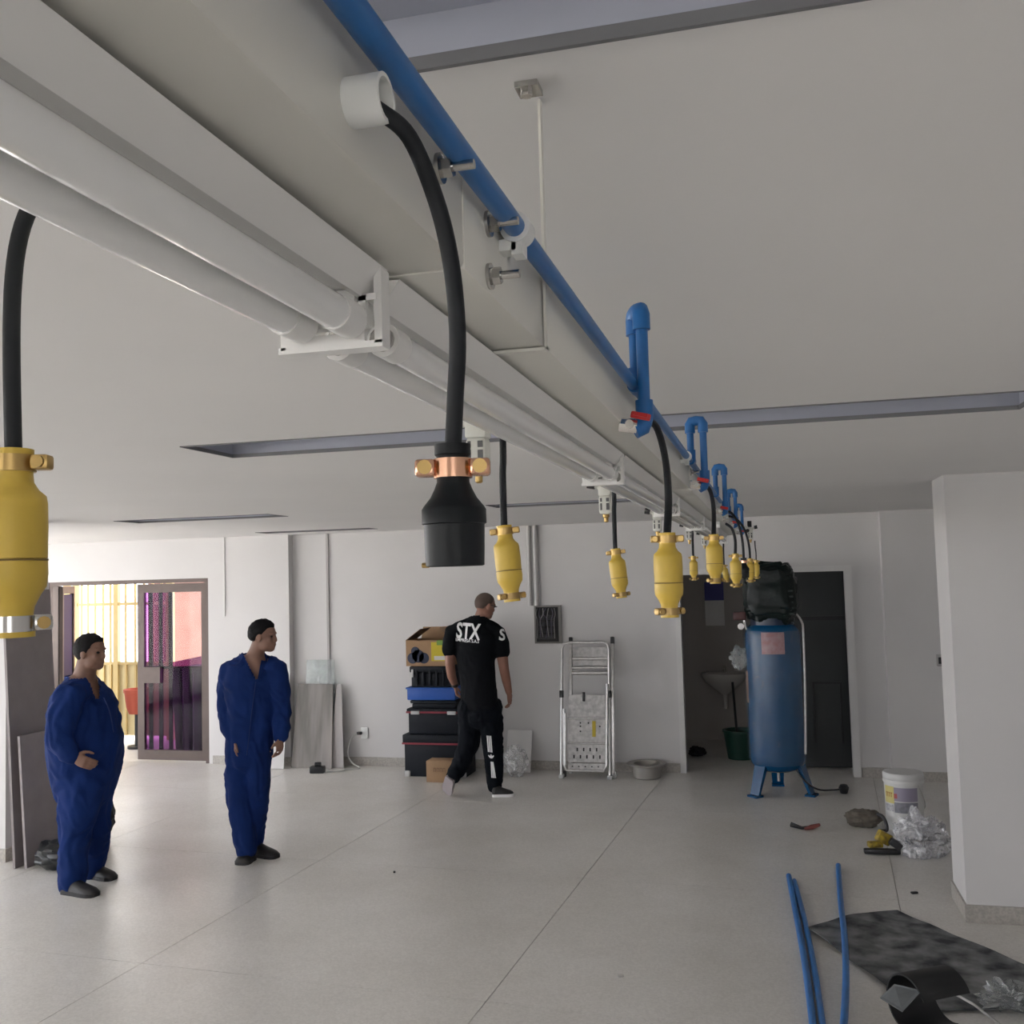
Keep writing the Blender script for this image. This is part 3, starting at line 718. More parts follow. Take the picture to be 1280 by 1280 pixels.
# toolbox stack
tb_m = mat('toolbox_black', (0.012, 0.015, 0.021), 0.55, bump=.05, spec=.2)
tb2_m = mat('toolbox_navy', (0.010, 0.013, 0.019), 0.5, spec=.2)
tbred_m = mat('toolbox_red', (0.28, 0.03, 0.05), 0.45)
grip_m = mat('latch_grey', (0.55, 0.55, 0.55), 0.4)
bluebox_m = mat('blue_plastic', (0.01, 0.09, 0.42), 0.4)
card_m = mat('cardboard', (0.40, 0.25, 0.14), 0.8, var=.12, scale=9)
cardin_m = mat('cardboard_dark', (0.22, 0.13, 0.08), 0.85)
TY0 = 9.50; TD = .36
L = dep(503, 940, TY0).x
def tbox(name, x0, x1, z0, z1, m, label, lid=.25, latch=True, handle=False, rim=None, wheels=False, y0=TY0, d=TD):
    t = thing(name, ((x0 + x1) / 2, y0 + d / 2, z0), label, 'toolbox')
    zl = z1 - (z1 - z0) * lid
    MB().box(((x0 + x1) / 2, y0 + d / 2, (z0 + zl) / 2), (x1 - x0 - .03, d - .03, zl - z0 - .002), bev=.012).build('body', m, t)
    l = MB().box(((x0 + x1) / 2, y0 + d / 2, (zl + z1) / 2), (x1 - x0, d, z1 - zl - .002), bev=.012).build('lid', m, t)
    if rim: MB().span((x0 - .002, y0 - .003, zl - .006), (x1 + .002, y0 + .01, zl + .012)).build('rim', rim, l)
    if latch:
        for fx in (.16, .80):
            x = x0 + (x1 - x0) * fx
            MB().box((x, y0 - .004, zl), (.09, .02, .035), bev=.005).build('latch', grip_m, t)
    if handle:
        MB().tube([((x0 + x1) / 2 - .1, y0 + d / 2, z1 - .01), ((x0 + x1) / 2 - .1, y0 + d / 2, z1 + .018), ((x0 + x1) / 2 + .1, y0 + d / 2, z1 + .018), ((x0 + x1) / 2 + .1, y0 + d / 2, z1 - .01)], .01, n=8).build('handle', m, t)
    if wheels:
        for fx in (.07, .93):
            MB().box((x0 + (x1 - x0) * fx, y0 + .02, z0 + .03), (.06, .05, .06), bev=.01).build('foot', grip_m, t)
    return t
tbox('rolling_toolbox', L, L + .68, 0, .42, tb_m, 'large black rolling toolbox at the bottom of the stack', .22, False, rim=tbred_m, wheels=True)
tbox('toolbox', L + .05, L + .65, .42, .68, tb2_m, 'black toolbox with red lid corners on the rolling toolbox', .16, True, rim=tbred_m)
tbox('slim_case', L + .09, L + .58, .68, .76, tb_m, 'slim black case between the toolbox and the blue box', .4, False)
MBb = thing('blue_crate', (L + .32, TY0 + .18, .76), 'flat blue plastic crate in the toolbox stack', 'crate')
MB().box((L + .315, TY0 + .18, .825), (.51, .36, .128), bev=.012).build('body', bluebox_m, MBb)
MB().box((L + .315, TY0 + .18, .880), (.53, .38, .018), bev=.005).build('rim', bluebox_m, MBb)
t = tbox('drill_case', L + .09, L + .58, .889, 1.10, tb_m, 'black ribbed tool case on top of the blue crate', .3, False)
for k in range(6):
    MB().box((L + .17 + .07 * k, TY0 + .006, .985), (.022, .02, .15), bev=.004).build('rib', tb2_m, t)
MB().box((L + .125, TY0 + .002, 1.03), (.025, .02, .08), bev=.004).build('latch', grip_m, t)
cx0, cx1, cz0, cz1 = L + .06, L + .53, 1.102, 1.36
t = thing('cardboard_box', ((cx0 + cx1) / 2, TY0 + .17, cz0), 'open cardboard box with a yellow print on top of the toolbox stack', 'box')
th = .006
MB().span((cx0, TY0, cz0), (cx1, TY0 + th, cz1)).span((cx0, TY0 + .34 - th, cz0), (cx1, TY0 + .34, cz1)).span((cx0, TY0 + th, cz0), (cx0 + th, TY0 + .34 - th, cz1)).span((cx1 - th, TY0 + th, cz0), (cx1, TY0 + .34 - th, cz1)).span((cx0 + th, TY0 + th, cz0), (cx1 - th, TY0 + .34 - th, cz0 + th)).build('carton', card_m, t, smooth=False)
for s_, m_ in ((-1, cardin_m), (1, card_m)):
    x = cx0 if s_ < 0 else cx1
    MB().box((x + (.075 if s_ < 0 else -.05), TY0 + .17, cz1 + .055), (.19, .33, .005), ry=(-.62 if s_ < 0 else .8)).build('flap', m_, t, smooth=False)
MB().box(((cx0 + cx1) / 2, TY0 + .40, cz1 + .05), (.4, .005, .14), rx=-.5).build('flap', card_m, t, smooth=False)
MB().span((cx0 + .27, TY0 - .002, cz0 + .05), (cx0 + .45, TY0, cz1 - .02)).build('yellow_print', mat('print_yellow', (0.62, 0.50, 0.03), .6), t, smooth=False)
MB().span((cx0 + .30, TY0 - .0035, cz0 + .06), (cx0 + .43, TY0 - .002, cz0 + .10)).build('white_print', paper_m, t, smooth=False)
MB().span((cx0 + .33, TY0 - .0035, cz1 - .05), (cx0 + .43, TY0 - .002, cz1 - .0)).build('green_print', mat('print_green', (0.18, 0.32, 0.06), .6), t, smooth=False)
mb = MB()
for bx, bz, r in ((.07, .06, .055), (.13, .08, .065), (.19, .06, .055), (.10, .13, .045)):
    mb.cyl((cx0 + bx, TY0 - .0015, cz0 + bz + .02), (cx0 + bx, TY0 - .0005, cz0 + bz + .02), r, n=20)
mb.build('dark_print', mat('print_navy', (0.03, 0.04, 0.08), .6), t)
sb0 = dep(533, 972, 9.28); sb1 = dep(564, 945, 9.28)
t = thing('parcel_box', ((sb0.x + sb1.x) / 2, 9.36, 0), 'small closed cardboard box on the floor before the toolboxes', 'box')
MB().span((sb0.x, 9.28, 0), (sb1.x + .03, 9.46, .205), bev=.004).build('carton', card_m, t)
mb = MB()
for k in range(4):
    x = sb0.x + .075 + .032 * k
    mb.span((x, 9.2785, .10), (x + .006, 9.2795, .14)).span((x + .018, 9.2785, .10), (x + .024, 9.2795, .14)).span((x, 9.2785, .134), (x + .024, 9.2795, .14))
mb.build('print', cardin_m, t, smooth=False)

# clear bag and white sheet right of the toolboxes
bagw_m = glass_mat('bag_white', (0.9, 0.9, 0.9), 0.12, 0.2, haze=0.75, haze_col=(.85, .85, .85))
def crumple(c, r, m, name, label, cat, seed, amp=.25, sc=6.0, parent=None, flat=None, n=28, org=None, boxy=1.0, zmin=.003):
    mb = MB(); c = V(c); R = []
    for i in range(1, n):
        th_ = math.pi * i / n; ring = []
        for j in range(n):
            a = 2 * math.pi * j / n
            d = V((math.sin(th_) * math.cos(a), math.sin(th_) * math.sin(a), math.cos(th_)))
            k = 1 + amp * (noise.noise(d * 1.6 + V((seed, 0, 0))) + .7 * abs(noise.noise(d * sc * .5 + V((0, seed, 0)))) * 2 - .7 + .35 * noise.noise(d * sc * 1.7 + V((0, 0, seed))))
            if boxy != 1.0:
                sg = lambda q: math.copysign(abs(q) ** boxy, q)
                d = V((sg(math.sin(th_)) * sg(math.cos(a)), sg(math.sin(th_)) * sg(math.sin(a)), sg(math.cos(th_))))
            p = c + V((d.x * r[0], d.y * r[1], d.z * r[2])) * k
            p.z = max(p.z, zmin); ring.append(p)
        R.append(ring)
    mb.rings(R)
    o = mb.build(name, m, parent, org=(c.x, c.y, 0) if parent is None else None, sharp=28)
    if label: tag(o, label, cat)
    return o
crumple((dep(643, 945, 9.64).x, 9.64, .14), (.13, .10, .17), bagw_m, 'plastic_bag', 'crumpled white plastic bag against the back wall behind the walking man', 'bag', 4)
wx = dep(664, 915, 9.93).x
leaning('white_sheet', wx - .26, wx, 9.84, 9.98, .40, .008, trim_m, 'low white sheet leaning on the wall beside the ladder', 'sheet')

# folding platform ladder
lx0, lx1 = dep(700, 973, 9.62).x, dep(767, 973, 9.62).x
lad = thing('step_ladder', ((lx0 + lx1) / 2, 9.7, 0), 'folded aluminium step ladder with perforated plates leaning on the wall', 'ladder')
W_ = lx1 - lx0
def lz(x, z, off=0.0):               # plane of the folded ladder: leans back towards the wall
    return V((x, 9.62 + off + .22 * z / 1.34, z))
def frame_tube(x0, x1, z0, z1, r, off, name='rail', rr=.06):
    pts = [lz(x0, z0, off), lz(x0, z1 - rr, off), lz(x0 + rr * .3, z1 - rr * .3, off), lz(x0 + rr, z1, off), lz(x1 - rr, z1, off), lz(x1 - rr * .3, z1 - rr * .3, off), lz(x1, z1 - rr, off), lz(x1, z0, off)]
    return MB().tube(pts, r, n=10).build(name, steel_m, lad)
frame_tube(lx0 + .015, lx1 - .035, .03, 1.30, .015, 0, 'front_frame')
MB().tube([lz(lx0 + .06, .13, -.035), lz(lx0 + .06, .62, -.035)], .012).build('brace_tube', steel_m, lad)
pts = [lz(lx0 + .045, .66, -.03), lz(lx0 + .045, .13, -.03), lz(lx0 + .075, .08, -.03), lz(lx1 - .095, .08, -.03), lz(lx1 - .06, .13, -.03), lz(lx1 - .05, .9, -.03)]
MB().tube(pts, .014, n=10).build('inner_frame', steel_m, lad)
for x in (lx0 + .10, lx1 - .005):
    MB().box(lz(x, .68, .035), (.03, .05, 1.30), rx=-.162, bev=.004).build('rear_rail', steel_m, lad)
    MB().box(lz(x, 1.315, .035), (.036, .055, .07), rx=-.162, bev=.006).build('rail_cap', blackpl_m, lad)
for x in (lx0 + .015, lx1 - .035):
    MB().box(lz(x, .80, -.01), (.04, .04, .07), rx=-.162, bev=.006).build('hinge', blackpl_m, lad)
    MB().box(lz(x, .02, 0) , (.05, .05, .04), bev=.008).build('foot', grip_m, lad)
MB().box(lz(lx0 + .02, .03, .06), (.06, .06, .06), bev=.012).build('rear_foot', blackpl_m, lad)
MB().box(lz(lx1 - .0, .035, .06), (.045, .06, .07), bev=.012).build('rear_foot', grip_m, lad)
for z in (1.05, 1.0, 1.14):
    MB().tube([lz(lx0 + .10, z, .03), lz(lx1 - .03, z, .03)], .014 if z != 1.0 else .02, n=10).build('rung', steel_m, lad)
MB().box(lz((lx0 + lx1) / 2 + .03, 1.16, .05), (W_ - .18, .012, .18), rx=-.162).build('rear_tread', plate_m, lad, smooth=False)
def perf_plate(z0, z1, holes, name):
    """plate built as a grid with the hole cells left open"""
    nx, nz = 23, max(5, int((z1 - z0) / .016)); xa, xb = lx0 + .085, lx1 - .075
    mb = MB(); back = []
    hs = set(holes(nx, nz)) if holes else set()
    for off, rev in ((-.012, False), (-.004, True)):
        for i in range(nx):
            for j in range(nz):
                if (i, j) in hs: continue
                c_ = [lz(xa + (xb - xa) * (i + a) / nx, z0 + (z1 - z0) * (j + b) / nz, off) for a, b in ((0, 0), (1, 0), (1, 1), (0, 1))]
                mb.add(c_, [(0, 1, 2, 3)])
    pl_ = mb.build(name, plate_m, lad, smooth=False)
    MB().add([lz(x, z, .004) for x, z in ((xa, z0), (xb, z0), (xb, z1), (xa, z1))], [(0, 1, 2, 3)]).build('hole_shade_backing', dark_m, pl_, smooth=False)  # dark sheet added behind the plate so its holes look shaded
    return pl_
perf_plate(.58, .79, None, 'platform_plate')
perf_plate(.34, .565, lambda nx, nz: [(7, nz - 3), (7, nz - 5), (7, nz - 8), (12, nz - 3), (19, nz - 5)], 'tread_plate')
def grid_holes(nx, nz):
    out = []
    for j in range(2, nz - 1, 4):
        for i in range(3 + (j // 4 % 2) * 2, nx - 2, 4): out += [(i, j), (i, j + 1 if j + 1 < nz else j)]
    return out
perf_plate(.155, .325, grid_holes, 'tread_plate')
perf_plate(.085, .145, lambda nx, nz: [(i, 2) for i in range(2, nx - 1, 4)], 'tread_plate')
MB().tube([lz(lx0 + .08, .572, -.015), lz(lx1 - .07, .572, -.015)], .010).tube([lz(lx0 + .08, .333, -.015), lz(lx1 - .07, .333, -.015)], .010).build('tread_edge', steel_m, lad)
MB().box(lz(lx0 + .24, .775, -.02), (.026, .016, .09), rx=-.162, bev=.004).build('catch', blackpl_m, lad)
MB().box(lz(lx0 + .34, .47, -.0135), (.035, .003, .15), rx=-.162).build('yellow_sticker', mat('sticker_yellow', (0.55, 0.42, 0.04), .6), lad, smooth=False)

# round grey basin
bc = fl(809, 972)
bas = thing('basin', (bc.x, bc.y, 0), 'round grey metal basin with a wide rim between ladder and doorway', 'basin')
MB().lathe([(.125, .002), (.135, .01), (.14, .115), (.19, .128), (.195, .135), (.19, .142), (.13, .14), (.12, .03), (.01, .03)], bc, 32).build('basin_body', mat('basin_grey', (0.40, 0.38, 0.35), .5, .3, var=.15, scale=8), bas)

# bathroom things
sp0, sp1 = dep(880, 728, BY - .02), dep(906, 782, BY - .02)
sgn = thing('wall_poster', ((sp0.x + sp1.x) / 2, BY, sp1.z), 'blue and white poster on the bathroom wall above the sink', 'poster')
zm = sp0.z - (sp0.z - sp1.z) * .42
MB().span((sp0.x, BY - .012, zm), (sp1.x, BY - .001, sp0.z)).build('blue_field', mat('poster_blue', (0.07, 0.07, 0.36), .5), sgn, smooth=False)
MB().span((sp0.x, BY - .012, sp1.z), (sp1.x, BY - .001, zm)).build('white_field', mat('poster_white', (0.95, 0.93, 0.9), .5), sgn, smooth=False)
MB().cyl(((sp0.x + sp1.x) / 2, BY - .008, sp0.z + .0), ((sp0.x + sp1.x) / 2, BY - .003, sp0.z), .05, n=20).build('hanger_tab', MATS['poster_white'], sgn)
sk = dep(905, 850, BY - .27)
snk = thing('wash_basin', (sk.x, BY - .2, sk.z), 'pale wall hung wash basin in the dim bathroom', 'sink')
cer_m = mat('ceramic', (0.72, 0.69, 0.64), .25)
sr = lambda z, a_, b_, yo=0: [(sk.x + a_ * math.cos(q_), BY - .23 + yo + b_ * math.sin(q_), sk.z + z) for q_ in [2 * math.pi * j / 24 for j in range(24)]]
MB().rings([sr(-.17, .05, .05, .05), sr(-.10, .13, .11, .03), sr(-.02, .22, .17), sr(.05, .26, .20), sr(.075, .26, .20), sr(.075, .22, .16), sr(.0, .15, .11), sr(-.03, .02, .02)]).build('bowl', cer_m, snk)
MB().cyl((sk.x, BY - .13, sk.z - .14), (sk.x, BY - .13, sk.z - .33), .025).cyl((sk.x, BY - .13, sk.z - .33), (sk.x, BY - .001, sk.z - .35), .02).build('trap', cer_m, snk)
MB().cyl((sk.x, BY - .06, sk.z + .05), (sk.x, BY - .06, sk.z + .15), .018).cyl((sk.x, BY - .06, sk.z + .14), (sk.x, BY - .17, sk.z + .12), .012).build('tap', chrome_m, snk)
bn = fl(926, 948)
bin_ = thing('mop_bucket', (bn.x, bn.y, 0), 'dark green bucket with a stick in the bathroom behind the compressor', 'bucket')
MB().lathe([(.13, .002), (.17, .28), (.18, .28), (.18, .30), (.155, .30), (.12, .03), (.01, .03)], bn, 24).build('bucket_body', mat('green_plastic', (0.008, 0.05, 0.035), .4), bin_)
MB().cyl(bn + V((-.02, .02, .04)), bn + V((-.06, .15, .78)), .013, n=8).build('stick', blackpl_m, bin_)
dk = fl(872, 945)
crumple((dk.x, dk.y, .05), (.10, .08, .06), blackpl_m, 'dark_rag', 'dark bundle on the bathroom floor by the doorway', 'rag', 9)

# ------------------------------------------------------------------ compressor
cc = V((0.0, 9.25, 0)); tr = .243
cp = thing('air_compressor', cc, 'tall blue upright air compressor wrapped in plastic before the dark doorway', 'compressor')
tank_m = mat('tank_blue', (0.003, 0.075, 0.20), 0.2, var=.12, scale=5, spec=.35)
MB().lathe([(.02, .185), (.12, .195), (.20, .225), (.235, .27), (tr, .31), (tr, 1.40), (.235, 1.44), (.20, 1.485), (.12, 1.51), (.02, 1.52)], cc, 40).build('tank', tank_m, cp)
for z in (.84, ):
    MB().cyl(cc + V((0, 0, z)), cc + V((0, 0, z + .012)), tr + .003, n=40).build('weld_seam', tank_m, cp)
for a in (-2.35, -.35, 1.6):
    d = V((math.cos(a), math.sin(a), 0)); s_ = V((-d.y, d.x, 0))
    q0, q1 = cc + d * .19, cc + d * .29
    mb = MB(); ring = lambda c_, w_, t_: [c_ + s_ * w_ + d * t_, c_ - s_ * w_ + d * t_, c_ - s_ * w_ - d * t_, c_ + s_ * w_ - d * t_]
    mb.rings([ring(q0 + V((0, 0, .30)), .065, .02), ring(q1 + V((0, 0, .02)), .05, .012)])
    mb.rings([ring(q1 + V((0, 0, .018)), .055, .045), ring(q1 + V((0, 0, .0)), .055, .045)])
    mb.build('leg', tank_m, cp, smooth=False)
pump_m = mat('wrapped_pump', (0.003, 0.009, 0.008), 0.28, bump=.5, bscale=14, spec=.3)
crumple(cc + V((-.005, 0, 1.765)), (.245, .23, .285), pump_m, 'pump_cover', None, None, 12, .10, 7, parent=cp, n=44, boxy=.55)
MB().cyl(cc + V((0, 0, 1.48)), cc + V((0, 0, 1.55)), .19, n=32).build('pump_plate', mat('pump_plate', (0.008, 0.02, 0.05), .3), cp)
mb = MB()
for k in range(5):
    mb.span(cc + V((-.19, -.19, 1.58 + .05 * k)), cc + V((.19, .19, 1.595 + .05 * k)))
mb.build('cooling_fin', mat('pump_iron', (0.012, 0.02, 0.018), .35, .4), cp, smooth=False)
MB().cyl(cc + V((.05, 0, 1.85)), cc + V((.05, 0, 2.0)), .09, n=20).cyl(cc + V((-.1, 0, 1.85)), cc + V((-.1, 0, 1.97)), .07, n=20).build('cylinder_head', MATS['pump_iron'], cp)
MB().box(cc + V((-.28, -.06, 1.57)), (.11, .09, .075), bev=.01).build('pressure_switch', mat('switch_brown', (0.07, 0.02, 0.02), .4), cp)
MB().tube([cc + V((-.24, -.05, 1.55)), cc + V((-.235, -.05, 1.48)), cc + V((-.21, -.04, 1.43))], .014).cyl(cc + V((-.27, -.11, 1.48)), cc + V((-.27, -.13, 1.48)), .028).build('manifold', chrome_m, cp)
MB().tube(catmull([cc + V((.235, -.1, .36)), cc + V((.252, -.09, .8)), cc + V((.262, -.08, 1.38)), cc + V((.25, -.05, 1.52)), cc + V((.17, -.02, 1.62))], 6), .011).build('delivery_pipe', steel_m, cp)
def curved_label(a0, a1, z0, z1, r, m, name):
    n = 10; mb = MB(); R = []
    vs_ = []; fs = []
    for i in range(n + 1):
        a = a0 + (a1 - a0) * i / n
        vs_ += [cc + V((r * math.cos(a), r * math.sin(a), z0)), cc + V((r * math.cos(a), r * math.sin(a), z1))]
    for i in range(n): fs.append((2 * i, 2 * i + 2, 2 * i + 3, 2 * i + 1))
    return mb.add(vs_, fs).build(name, m, cp)
curved_label(-1.98, -1.16, 1.24, 1.43, tr + .003, mat('label_pink', (0.50, 0.32, 0.33), .5, color2=(.40, .17, .18), scale=22), 'label')
curved_label(-3.1, -2.75, .80, 1.08, tr + .003, mat('label_orange', (0.40, 0.25, 0.18), .5), 'side_label')
wrap_m = glass_mat('stretch_wrap', (0.93, 0.95, 0.96), 0.03, 0.06, lo=.60, haze=0.16, haze_col=(.55, .60, .64))
mb = MB(); R = []
for i in range(26):
    z = .27 + 1.17 * i / 25; ring = []
    for j in range(48):
        a = 2 * math.pi * j / 48; d = V((math.cos(a), math.sin(a), 0))
        k = tr + .012 + .010 * noise.noise(V((d.x * 2.5, d.y * 2.5, z * 5))) + .008 * noise.noise(V((d.x * 7, d.y * 7, z * 14)))
        if z < .32: k -= (.32 - z) * .3
        ring.append(cc + d * k + V((0, 0, z)))
    R.append(ring)
mb.rings(R, cap=False).build('plastic_wrap', wrap_m, cp, sharp=180)
crumple(cc + V((-.30, -.05, 1.20)), (.085, .05, .10), glass_mat('wrap_tail', (0.85, 0.87, 0.87), 0.1, .15, haze=.45, haze_col=(.6, .63, .63)), 'wrap_tail', None, None, 21, .35, 7, parent=cp)
MB().tube(catmull([cc + V((.12, -.1, .28)), cc + V((.2, -.16, .16)), cc + V((.32, -.1, .06)), cc + V((.45, .02, .03)), cc + V((.52, .04, .035))], 5), .008, n=8).build('power_cord', blackpl_m, cp)
MB().lathe([(.012, 0), (.03, .0), (.045, .05), (.03, .075), (.012, .08)], cc + V((.55, .04, 0)), 14).build('power_plug', blackpl_m, cp)
MB().cyl(cc + V((0, 0, .19)), cc + V((0, 0, .10)), .012).build('drain_cock', chrome_m, cp)

# ------------------------------------------------------------------ bucket corner
bk = fl(1132, 1036)
bu = thing('paint_bucket', (bk.x, bk.y, 0), 'white plastic paint bucket with a printed lavender and yellow band', 'bucket')
bw_m = mat('bucket_white', (0.68, 0.68, 0.67), .4)
MB().lathe([(.01, .002), (.128, .002), (.135, .02), (.139, .30), (.139, .36)], bk, 36).build('bucket_body', bw_m, bu)
MB().lathe([(.139, .352), (.147, .355), (.147, .375), (.143, .38), (.147, .385), (.147, .415), (.140, .428), (.05, .425), (.01, .425)], bk, 36).build('lid', bw_m, bu)
def blabel(a0, a1, z0, z1, r, m, name):
    n = 10; vs_ = []; fs = []
    for i in range(n + 1):
        a = a0 + (a1 - a0) * i / n
        vs_ += [bk + V((r * math.cos(a), r * math.sin(a), z0)), bk + V((r * math.cos(a), r * math.sin(a), z1))]
    for i in range(n): fs.append((2 * i, 2 * i + 2, 2 * i + 3, 2 * i + 1))
    return MB().add(vs_, fs).build(name, m, bu)
R0 = .1395
blabel(-2.2, -.95, .23, .33, R0 + .0015, mat('lab_lavender', (0.32, 0.29, 0.38), .5), 'lavender_label')
blabel(-2.85, -2.2, .21, .335, R0 + .0015, mat('lab_yellow', (0.66, 0.58, 0.22), .5), 'yellow_label')
blabel(-2.2, -.95, .145, .222, R0 + .001, mat('lab_grey', (0.27, 0.27, 0.31), .5, var=.3, scale=40), 'grey_label')
blabel(-2.9, -2.25, .15, .20, R0 + .001, mat('lab_mark', (0.33, 0.33, 0.38), .5, color2=(.62, .62, .62), scale=60), 'grey_marks')
for k in range(4):
    a = -2.74 + .12 * k
    blabel(a, a + .05, .255, .29, R0 + .003, mat('lab_brown%d' % k, (0.40, 0.16, 0.03), .5), 'printed_letter')
    blabel(a, a + .09, .282, .29, R0 + .003, MATS['lab_brown%d' % k], 'printed_letter')
blabel(-2.2, -2.02, .25, .285, R0 + .003, mat('lab_red', (0.45, 0.10, 0.10), .5), 'red_mark')
MB().tube([bk + V((.146 * math.cos(a), .146 * math.sin(a) * 1.0, .345 - .20 * max(0, math.sin((a + .9) / 2.6 * math.pi)))) for a in [-.9 + 2.6 * i / 16 for i in range(17)]], .004, n=6).build('bail_handle', steel_m, bu)

bg_ = fl(1152, 1075)
bag = thing('clear_bag', (bg_.x, bg_.y, 0), 'clear plastic bag of cables slumped on the floor before the bucket', 'bag')
cb_m = glass_mat('clear_film', (0.95, 0.95, 0.96), 0.12, 0.18, haze=.78, haze_col=(.93, .93, .95))
crumple(bg_ + V((-.02, .08, .13)), (.135, .12, .17), cb_m, 'bag_film', None, None, 31, .30, 8, parent=bag, n=36)
crumple(bg_ + V((.10, .12, .11)), (.12, .11, .14), cb_m, 'bag_film', None, None, 37, .30, 8, parent=bag, n=32)
random.seed(11)
for k in range(9):
    c0 = bg_ + V((.06 + random.uniform(-.08, .08), .10 + random.uniform(-.04, .04), .11)); r = random.uniform(.04, .08); tlt = random.uniform(-.8, .8); ph = random.uniform(0, 6)
    pts = [c0 + V((r * math.cos(a + ph), r * math.sin(a + ph) * .6, max(-.1, r * math.sin(a + ph) * math.sin(tlt) + random.uniform(-.004, .004)))) for a in [5.2 * i / 14 for i in range(15)]]
    MB().tube(pts, .005, n=6).build('cable_coil', [mat('coil_navy', (0.02, 0.04, 0.10), .4), blackpl_m, mat('coil_brown', (0.18, 0.13, 0.11), .5)][k % 3], bag)
bd = fl(1081, 1036)
crumple(bd + V((0, .06, .065)), (.145, .085, .075), mat('rag_brown', (0.155, 0.135, 0.11), .9, var=.35, scale=25, bump=.3), 'rag_bundle', 'rolled brown grey rag bundle on the floor left of the bucket', 'rag', 14, .18, 7)
hk = fl(1104, 1040)
tag(MB().tube(catmull([hk + V((-.03, .06, .115)), hk + V((.0, .03, .11)), hk + V((.022, .0, .07)), hk + V((.024, -.01, .016)), hk + V((-.03, -.02, .013))], 5), .013, n=10).build('rubber_hook', blackpl_m, org=hk), 'black curved rubber piece standing between rag and bucket', 'hook')
tl = fl(1099, 1068)
pt = thing('cordless_tool', tl, 'small yellow and black tool lying before the clear bag', 'tool')
MB().box(tl + V((.04, .06, .10)), (.10, .06, .08), rz=.3, ry=.5, bev=.012).box(tl + V((-.02, .05, .055)), (.10, .06, .04), rz=.3, bev=.01).build('casing', mat('tool_yellow', (0.50, 0.36, 0.03), .4, color2=(.16, .11, .03), scale=30), pt)
MB().box(tl + V((.02, .0, .022)), (.24, .045, .035), rz=.06, bev=.008).box(tl + V((.11, .0, .075)), (.09, .05, .05), ry=.6, bev=.01).build('base', blackpl_m, pt)
rd = fl(1006, 1037)
rt = thing('pliers', rd, 'small dark pliers with reddish grip on the floor near the compressor', 'tool')
MB().tube([rd + V((-.10, .02, .03)), rd + V((-.02, -.01, .014)), rd + V((.03, -.005, .018))], [.02, .012, .014], n=8).build('jaws', blackpl_m, rt)
MB().tube([rd + V((.0, -.03, .014)), rd + V((.05, 0, .02)), rd + V((.11, .05, .028))], [.010, .02, .012], n=8).build('grip', mat('grip_red', (0.24, 0.07, 0.06), .5), rt)
for i, (px_, py_, lab) in enumerate(((1143, 1117, 'tiny dark chip on the floor before the right pillar'), (776, 1221, 'tiny pale chip on the bare floor beside a joint'), (493, 1091, 'tiny dark crumb on the floor right of the standing worker'))):
    q = fl(px_, py_)
    tag(MB().box(q + V((0, 0, .006)), (.04 - .012 * i, .022, .011), rz=.4, bev=.003).build('debris_chip', blackpl_m if i != 1 else paper_m, org=q), lab, 'debris')

# wall switch box on the right end of the back wall
sw = dep(1177, 825, 9.87)
so = thing('switch_box', (sw.x, 9.87, sw.z), 'small grey switch box on the wall beside the right pillar', 'switch')
MB().span((sw.x - .045, 9.82, sw.z - .055), (sw.x + .06, 9.87, sw.z + .055), bev=.006).build('box', mat('switch_grey', (0.42, 0.41, 0.40), .5), so)
MB().span((sw.x - .035, 9.812, sw.z - .03), (sw.x - .005, 9.82, sw.z + .03)).build('toggle', blackpl_m, so)

# ------------------------------------------------------------------ things in the foreground on the floor
def floor_tube(pix, r, label, zoff=0.0):
    pts = [fl(a, b) for a, b in pix]
    zz = [0.001, .006, .9, 1, .6, .2] if zoff else [0] * 6
    pts = catmull([p + V((0, 0, r + zoff * k_)) for p, k_ in zip(pts, zz)], 6)
    o = MB().tube(pts, r, n=10).build('blue_tube', bluefloor_m, org=pts[0] - V((0, 0, r)))
    return tag(o, label, 'tube', 'blue tubes on the floor')
floor_tube([(986, 1098), (996, 1150), (1005, 1200), (1012, 1250), (1018, 1300), (1021, 1340)], .017, 'blue plastic tube lying on the floor, outer one of the touching pair')
floor_tube([(993, 1104), (1005, 1150), (1015.5, 1200), (1023.5, 1250), (1030, 1300), (1034, 1340)], .015, 'blue plastic tube lying on the floor, inner one of the touching pair')
floor_tube([(1048, 1085), (1051, 1130), (1056, 1180), (1058, 1230), (1056, 1280), (1050, 1330)], .017, zoff=.028, label= 'single blue plastic tube lying across the corner of the dark sheet')
# dusty dark sheet with curled end
sheet_m = mat('dusty_sheet', (0.24, 0.245, 0.25), .75, color2=(0.022, 0.026, 0.030), scale=7, bump=.15, bscale=30)
A, B, Cc, D = fl(1010, 1165), fl(1122, 1141), fl(1400, 1262), fl(1150, 1268)
mb = MB(); n = 22; R = []
vs_ = []; fs = []
for i in range(n + 1):
    for j in range(n + 1):
        u, w = i / n, j / n
        p = (A * (1 - u) + D * u) * (1 - w) + (B * (1 - u) + Cc * u) * w
        bow = math.sin(math.pi * w) * (1 - u) * -.10
        p = p + (A - D).normalized() * bow * -.5
        z = .012 + .014 * noise.noise(V((p.x * 4, p.y * 4, 0))) + .012 * (1 - u) * (1 - w)
        if w < .03 or w > .97 or u < .03: z += .004
        vs_.append(V((p.x, p.y, max(z, .006))))
m_ = (n + 1) * (n + 1)
vs_ += [v - V((0, 0, .0045)) for v in vs_]
for i in range(n):
    for j in range(n):
        a = i * (n + 1) + j
        fs.append((a, a + 1, a + n + 2, a + n + 1)); fs.append((m_ + a, m_ + a + n + 1, m_ + a + n + 2, m_ + a + 1))
